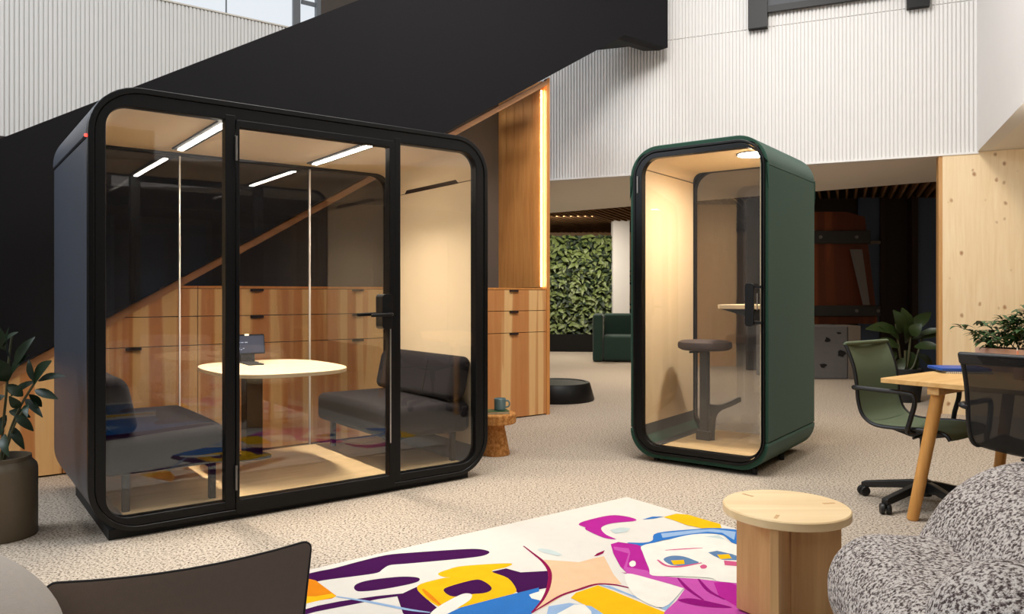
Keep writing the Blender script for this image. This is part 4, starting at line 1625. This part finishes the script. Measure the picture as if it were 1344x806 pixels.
def ft(v):
    z = v.z + (0.025 * (v.x / 0.27) ** 2 + 0.006 * v.x / 0.27) * max(0, (v.z - 0.3) / 0.33)
    t = max(0.0, min(1.0, (v.z - 0.18) / 0.39))
    y = (v.y + 0.005) * (1 - 0.88 * t ** 1.5) - 0.02 * math.cos(v.x / 0.27 * 1.4) * (1 - t) - 0.10 * t
    x = v.x * (0.95 + 0.05 * max(0, min(1, (v.z - 0.3) / 0.3)))
    return Vector((x, y, z))


rbox(bm, (0, 0.07, 0.375), (0.272, 0.075, 0.195), 0.022, k=4, fn=ft, mid=8)
bk_ = finish('backrest', bm, M['taupe_cushion'], tc_)
bm = NB()
loop = rr(-0.272, 0.18, 0.272, 0.570, 0.022, 4)
dense = []
for i, p in enumerate(loop):
    q = loop[(i + 1) % len(loop)]
    kk = 8 if math.dist(p, q) > 0.1 else 1
    for j in range(kk):
        dense.append((p[0] + (q[0] - p[0]) * j / kk, p[1] + (q[1] - p[1]) * j / kk))
dense.append(dense[0])
tube(bm, [ft(Vector((p[0], 0.004, p[1]))) + Vector((0, 0.004, 0)) for p in dense], 0.0032, 8)
finish('piping', bm, M['couch_pipe'], bk_)
bm = NB()
rbox(bm, (0, 0.30, 0.235), (0.265, 0.22, 0.06), 0.04)
finish('seat', bm, M['taupe_cushion'], tc_)
for xx in (-0.22, 0.22):
    for yy in (0.10, 0.46):
        bm = NB()
        lathe(bm, [(0.014, 0.0), (0.018, 0.19)], 14, xx, yy)
        finish('leg', bm, M['black'], tc_)

# pale grey lounge chair at the far lower left
gl_ = thing('grey_lounge_chair', 'pale grey wool lounge chair with rounded back cut by the left edge', 'lounge chair', (-1.0305, 1.278, 0.196), R(20))
gl_.scale = (0.9, 0.9, 0.9)
bm = NB()
rbox(bm, (0, 0, 0.40), (0.27, 0.20, 0.29), 0.19, k=6, fn=lambda v: Vector((v.x, v.y, v.z - max(0.0, v.x + 0.12) * 0.34 * max(0.0, (v.z - 0.2) / 0.5))))
finish('backrest', bm, M['grey_wool'], gl_)
bm = NB()
rbox(bm, (0, -0.25, 0.24), (0.27, 0.25, 0.12), 0.10, k=5)
finish('seat', bm, M['grey_wool'], gl_)
bm = NB()
lathe(bm, [(0.18, -0.2177), (0.19, 0.13)], 24, 0, -0.1)
finish('base', bm, M['black_matte'], gl_)

# ------------------------------------------------------------------ beyond: plinth, living wall, armchair
pz = Vector((0.50, 8.66, 0))
bm = NB()
lathe(bm, [(0.43, 0.0), (0.435, 0.015), (0.385, 0.19), (0.375, 0.2), (0.34, 0.2), (0.335, 0.192), (0.02, 0.192)], 56)
tag(at(finish('plinth', bm, M['black']), pz), 'low round black plinth standing beyond the right end of the cabinets', 'plinth')

gw = thing('living_wall', 'green living wall of dense leaves in the far room', 'living wall', (0.9, 16.0, 0), R(-6))
bm = NB()
box(bm, -1.2, 0.1, 0.36, 1.52, 0.2, 2.42)
finish('backing', bm, M['leaf_wall2'], gw, smooth=False)
bm = NB()
rnd = random.Random(5)
for i in range(2600):
    x = rnd.uniform(-1.2, 1.5)
    z = rnd.uniform(0.32, 2.4)
    lim = 1.5 - 0.22 * max(0, (z - 1.2)) + 0.08 * math.sin(z * 9)
    if x > lim:
        continue
    y = rnd.uniform(-0.05, 0.1)
    a = rnd.uniform(0, 2 * PI)
    ln = rnd.uniform(0.09, 0.2)
    leaf(bm, (x, y, z), (x + ln * math.cos(a), y - rnd.uniform(0.03, 0.14), z + ln * math.sin(a) * 0.7 - 0.05), rnd.uniform(0.05, 0.10), up=(0, -1, 0.4), droop=0.15, n=3, mi=0 if rnd.random() < 0.7 else 1)
finish('foliage', bm, [M['leaf_wall'], M['leaf_wall2']], gw)
bm = NB()
box(bm, -1.25, -0.2, 0.0, 1.1, 0.2, 0.36)
finish('trough', bm, M['black'], gw, smooth=False)
# white column and timber panel beside it
bm = NB()
cpos = dp(811, 386, 15.6)
box(bm, cpos.x - 0.10, 15.6, 0, cpos.x + 0.24, 15.9, CH + 0.2)
struct(finish('wall_column', bm, M['white_wall'], smooth=False))

ga = thing('green_armchair', 'dark bottle green block armchair in the far room', 'armchair', (1.87, 13.75, 0), R(-8))
bm = NB()
rbox(bm, (-0.31, 0.0, 0.42), (0.09, 0.40, 0.42), 0.05, k=3)
finish('armrest', bm, M['arm_green'], ga)
bm = NB()
rbox(bm, (0.51, 0.0, 0.42), (0.09, 0.40, 0.42), 0.05, k=3)
finish('armrest', bm, M['arm_green'], ga)
bm = NB()
rbox(bm, (0.10, -0.04, 0.24), (0.315, 0.36, 0.22), 0.05, k=3)
finish('seat', bm, M['arm_green'], ga)
bm = NB()
rbox(bm, (0.10, 0.32, 0.42), (0.315, 0.08, 0.42), 0.05, k=3)
finish('backrest', bm, M['arm_green'], ga)

# timber wall seen through the booth
bm = NB()
a_, b_ = dp(895, 386, 12.6), dp(966, 386, 12.6)
box(bm, a_.x, 12.6, 0, b_.x, 12.75, CH + 0.08)
struct(finish('wall_lobby', bm, M['tan_wall'], smooth=False))

# ------------------------------------------------------------------ dark back room on the right
DBY = 11.4
bm = NB()
box(bm, 3.7, DBY + 0.55, 0, 9.5, DBY + 0.65, CH + 0.1)
struct(finish('wall_dark', bm, M['dark_wall'], smooth=False))


def dx(x, Y=DBY):
    return (x - 672) / FPX * Y


def dz(y, Y=DBY):
    return CAMZ + (386 - y) / FPX * Y


wd = thing('plank_screen', 'tall dark red timber plank screen with straps in the dim back room', 'timber screen', (0, DBY, 0))
bm = NB()
prism(bm, [(dx(1010), 0.75), (dx(1152), 0.75), (dx(1135), dz(285)), (dx(1112), dz(278)), (dx(1010), dz(278))], 0.0, 0.12)
finish('planks', bm, M['red_wood'], wd, smooth=False)
for y0, y1, xr in ((303, 320, 1141), (401, 415, 1154)):
    bm = NB()
    box(bm, dx(1010), -0.05, dz(y1), dx(xr), -0.001, dz(y0))
    s_ = finish('strap', bm, M['strap'], wd, smooth=False, bevel=0.01)
    for xx in (1122, 1150 if xr > 1145 else 1075):
        bm = NB()
        lathe(bm, [(0.025, 0), (0.025, 0.02)], 12, dx(xx), 0)
        bmesh.ops.transform(bm, matrix=Matrix.Translation((0, -0.05, dz((y0 + y1) / 2))) @ Matrix.Rotation(PI / 2, 4, 'X'), verts=bm.verts[:])
        finish('bolt', bm, M['steel'], s_)
bm = NB()
prism(bm, [(dx(1113), dz(328)), (dx(1126), dz(328)), (dx(1136), dz(400)), (dx(1130), dz(400))], -0.14, -0.06)
finish('diagonal_bar', bm, M['steel'], wd, smooth=False)
bl = thing('felt_block', 'grey block with dark rough patches under the dim timber screen', 'block', (0, DBY - 0.7, 0))
bm = NB()
Yb = DBY - 0.7
box(bm, dx(1010, Yb), 0.0, 0.0, dx(1113, Yb), 0.6, 0.748)
finish('body', bm, M['concrete'], bl, smooth=False, bevel=0.02)
bm = NB()
box(bm, dx(1114, Yb), 0.02, 0.0, dx(1131, Yb), 0.5, 0.748)
finish('side_slab', bm, M['slat_pale'], bl, smooth=False, bevel=0.01)
bm = NB()
rnd = random.Random(3)
for cx, cy, w, h in ((1086, 446, 9, 6), (1104, 464, 10, 8), (1080, 480, 9, 5), (1101, 437, 5, 3)):
    pts = []
    for i in range(10):
        a = 2 * PI * i / 10
        k = rnd.uniform(0.5, 1.1)
        pts.append((dx(cx + w * 0.6 * k * math.cos(a), Yb), dz(cy + h * 0.6 * k * math.sin(a), Yb)))
    bm = NB()
    prism(bm, pts, -0.012, 0.01)
    finish('rough_patch', bm, M['black_matte'], bl, smooth=False)
bm = NB()
box(bm, dx(1146), DBY + 0.42, 0, dx(1172), DBY + 0.5, CH + 0.1)
struct(finish('window_3', bm, M['blue_wall'], smooth=False))
bm = NB()
box(bm, dx(1222), DBY + 0.42, 0, dx(1262), DBY + 0.5, CH + 0.1)
struct(finish('window_4', bm, M['blue_wall'], smooth=False))
bm = NB()
box(bm, dx(1172), DBY + 0.36, 0, dx(1177), DBY + 0.5, CH + 0.1)
box(bm, dx(1214), DBY + 0.36, 0, dx(1222), DBY + 0.5, CH + 0.1)
struct(finish('door_1', bm, M['dark_slat'], smooth=False))
bm = NB()
box(bm, dx(1139), DBY + 0.36, dz(318), dx(1171), DBY + 0.41, dz(314))
tag(finish('wall_bar', bm, M['slat_pale'], smooth=False), 'thin pale horizontal bar across the blue panel of the back room', 'bar')

# fiddle leaf plant beside the pine wall
fp = Vector((dx(1188, 8.5), 8.5, 0))
fg = thing('fiddle_leaf_fig', 'large-leaved fig plant standing in front of the dim back room', 'plant', fp)
bm = NB()
lathe(bm, [(0.15, 0.0), (0.19, 0.36), (0.18, 0.37), (0.17, 0.34), (0.02, 0.33)], 32)
finish('pot', bm, M['black_matte'], fg)
bm = NB()
sm = NB()


def F3(x, y, d=0.0):
    return dp(x, y, fp.y + d) - fp


for tgt in ((1176, 425), (1196, 430), (1210, 445), (1188, 460), (1165, 450)):
    tube(sm, smooth_path([(0, 0, 0.33), F3((tgt[0] + 1188) / 2, (tgt[1] + 500) / 2 + 8), F3(*tgt)]), 0.012, 6)
fl_ = [((1182, 438), (1172, 407), 24), ((1186, 436), (1184, 404), 22), ((1176, 436), (1136, 432), 18), ((1190, 436), (1222, 410), 16), ((1180, 445), (1150, 425), 16), ((1196, 445), (1243, 440), 10), ((1205, 440), (1241, 433), 9),
       ((1200, 455), (1236, 458), 14), ((1180, 455), (1145, 450), 16), ((1190, 460), (1200, 490), 18), ((1176, 462), (1150, 482), 16), ((1204, 465), (1225, 486), 14), ((1186, 470), (1170, 500), 14), ((1196, 440), (1210, 425), 16), ((1190, 450), (1186, 425), 18)]
for b, t, w in fl_:
    d0 = random.uniform(-0.08, 0.08)
    leaf(bm, F3(*b, d0), F3(*t, d0 + random.uniform(-0.2, 0.1)), w / 1000 * fp.y, up=(random.uniform(-.2, .2), -0.8, 0.6), droop=0.1)
finish('foliage', bm, M['leaf_fig'], fg)
finish('stems', sm, M['stem'], fg)

# ------------------------------------------------------------------ light
wd_ = bpy.data.worlds.new('world')
S.world = wd_
wd_.use_nodes = True
bg = wd_.node_tree.nodes['Background']
bg.inputs['Color'].default_value = (0.93, 0.96, 1.0, 1)
bg.inputs['Strength'].default_value = 0.6


def area(name, loc, target, size, power, color=(1, 1, 1), size_y=None, spread=None):
    d = bpy.data.lights.new(name, 'AREA')
    d.energy = power
    d.color = color
    d.size = size
    if size_y:
        d.shape = 'RECTANGLE'
        d.size_y = size_y
    if spread:
        d.spread = R(spread)
    o = bpy.data.objects.new(name, d)
    COL.objects.link(o)
    o.location = loc
    v = Vector(target) - Vector(loc)
    o.rotation_euler = v.to_track_quat('-Z', 'Y').to_euler()
    return o


area('atrium_lamp', (0.45, 4.0, 6.6), (0.5, 4.3, 0), 2.4, 138, (1.0, 0.94, 0.86), spread=140)
area('wall_wash_lamp', (1.2, 4.6, 5.6), (3.2, 8.1, 3.2), 1.0, 105, (1.0, 0.96, 0.92))
area('left_wall_fill_light', (-1.6, 2.6, 6.3), (-3.6, 7.6, 3.3), 1.0, 75, (1.0, 0.98, 0.95))  # added out-of-view light that brightens the upper left wall
area('gallery_window_light', (-7.6, 2.5, 5.7), (-1.5, 4.5, 1.2), 2.5, 400, (0.84, 0.92, 1.0))
area('desk_lamp_ceiling', (3.6, 4.6, 2.55), (3.2, 5.2, 0), 0.5, 12, (1.0, 0.86, 0.68))
area('pine_wall_lamp', (3.8, 5.2, 2.52), (4.9, 7.4, 0.9), 0.5, 18, (1.0, 0.90, 0.76))
area('rear_fill_light', (-0.4, -1.0, 2.5), (-0.4, 0.2, 0), 1.2, 22, (1.0, 0.92, 0.82))  # added soft fill behind the camera for the near seats, no known fixture
area('far_room_lamp', (1.2, 14.3, 2.6), (1.2, 15.0, 0), 0.8, 75, (1.0, 0.9, 0.75))
area('lobby_lamp', (1.9, 10.9, 2.55), (1.9, 11.0, 0), 0.8, 60, (1.0, 0.86, 0.68))

for lx_ in (0.672, 1.567):
    p_ = W(lx_, 0.555, 2.104)
    o = area('pod_strip_lamp', p_, (p_.x, p_.y, 0), 0.03, 20, (1.0, 0.90, 0.77), 0.93, spread=120)
    o.rotation_euler = (0, 0, AP)
p_ = A2 + BXv * 0.77 + BYv * 0.38
o = area('booth_lamp', (p_.x, p_.y, 2.172), (p_.x, p_.y, 0), 0.18, 17, (1.0, 0.90, 0.76), spread=165)
o.data.shape = 'DISK'
S.view_settings.view_transform = 'Standard'
S.view_settings.look = 'None'
S.view_settings.gamma = 1
S.view_settings.use_curve_mapping = False
S.view_settings.exposure = 0.0
S.cycles.max_bounces = 10
S.cycles.transparent_max_bounces = 16
S.cycles.sample_clamp_indirect = 6
S.cycles.caustics_reflective = False
S.cycles.caustics_refractive = False
bpy.context.view_layer.update()
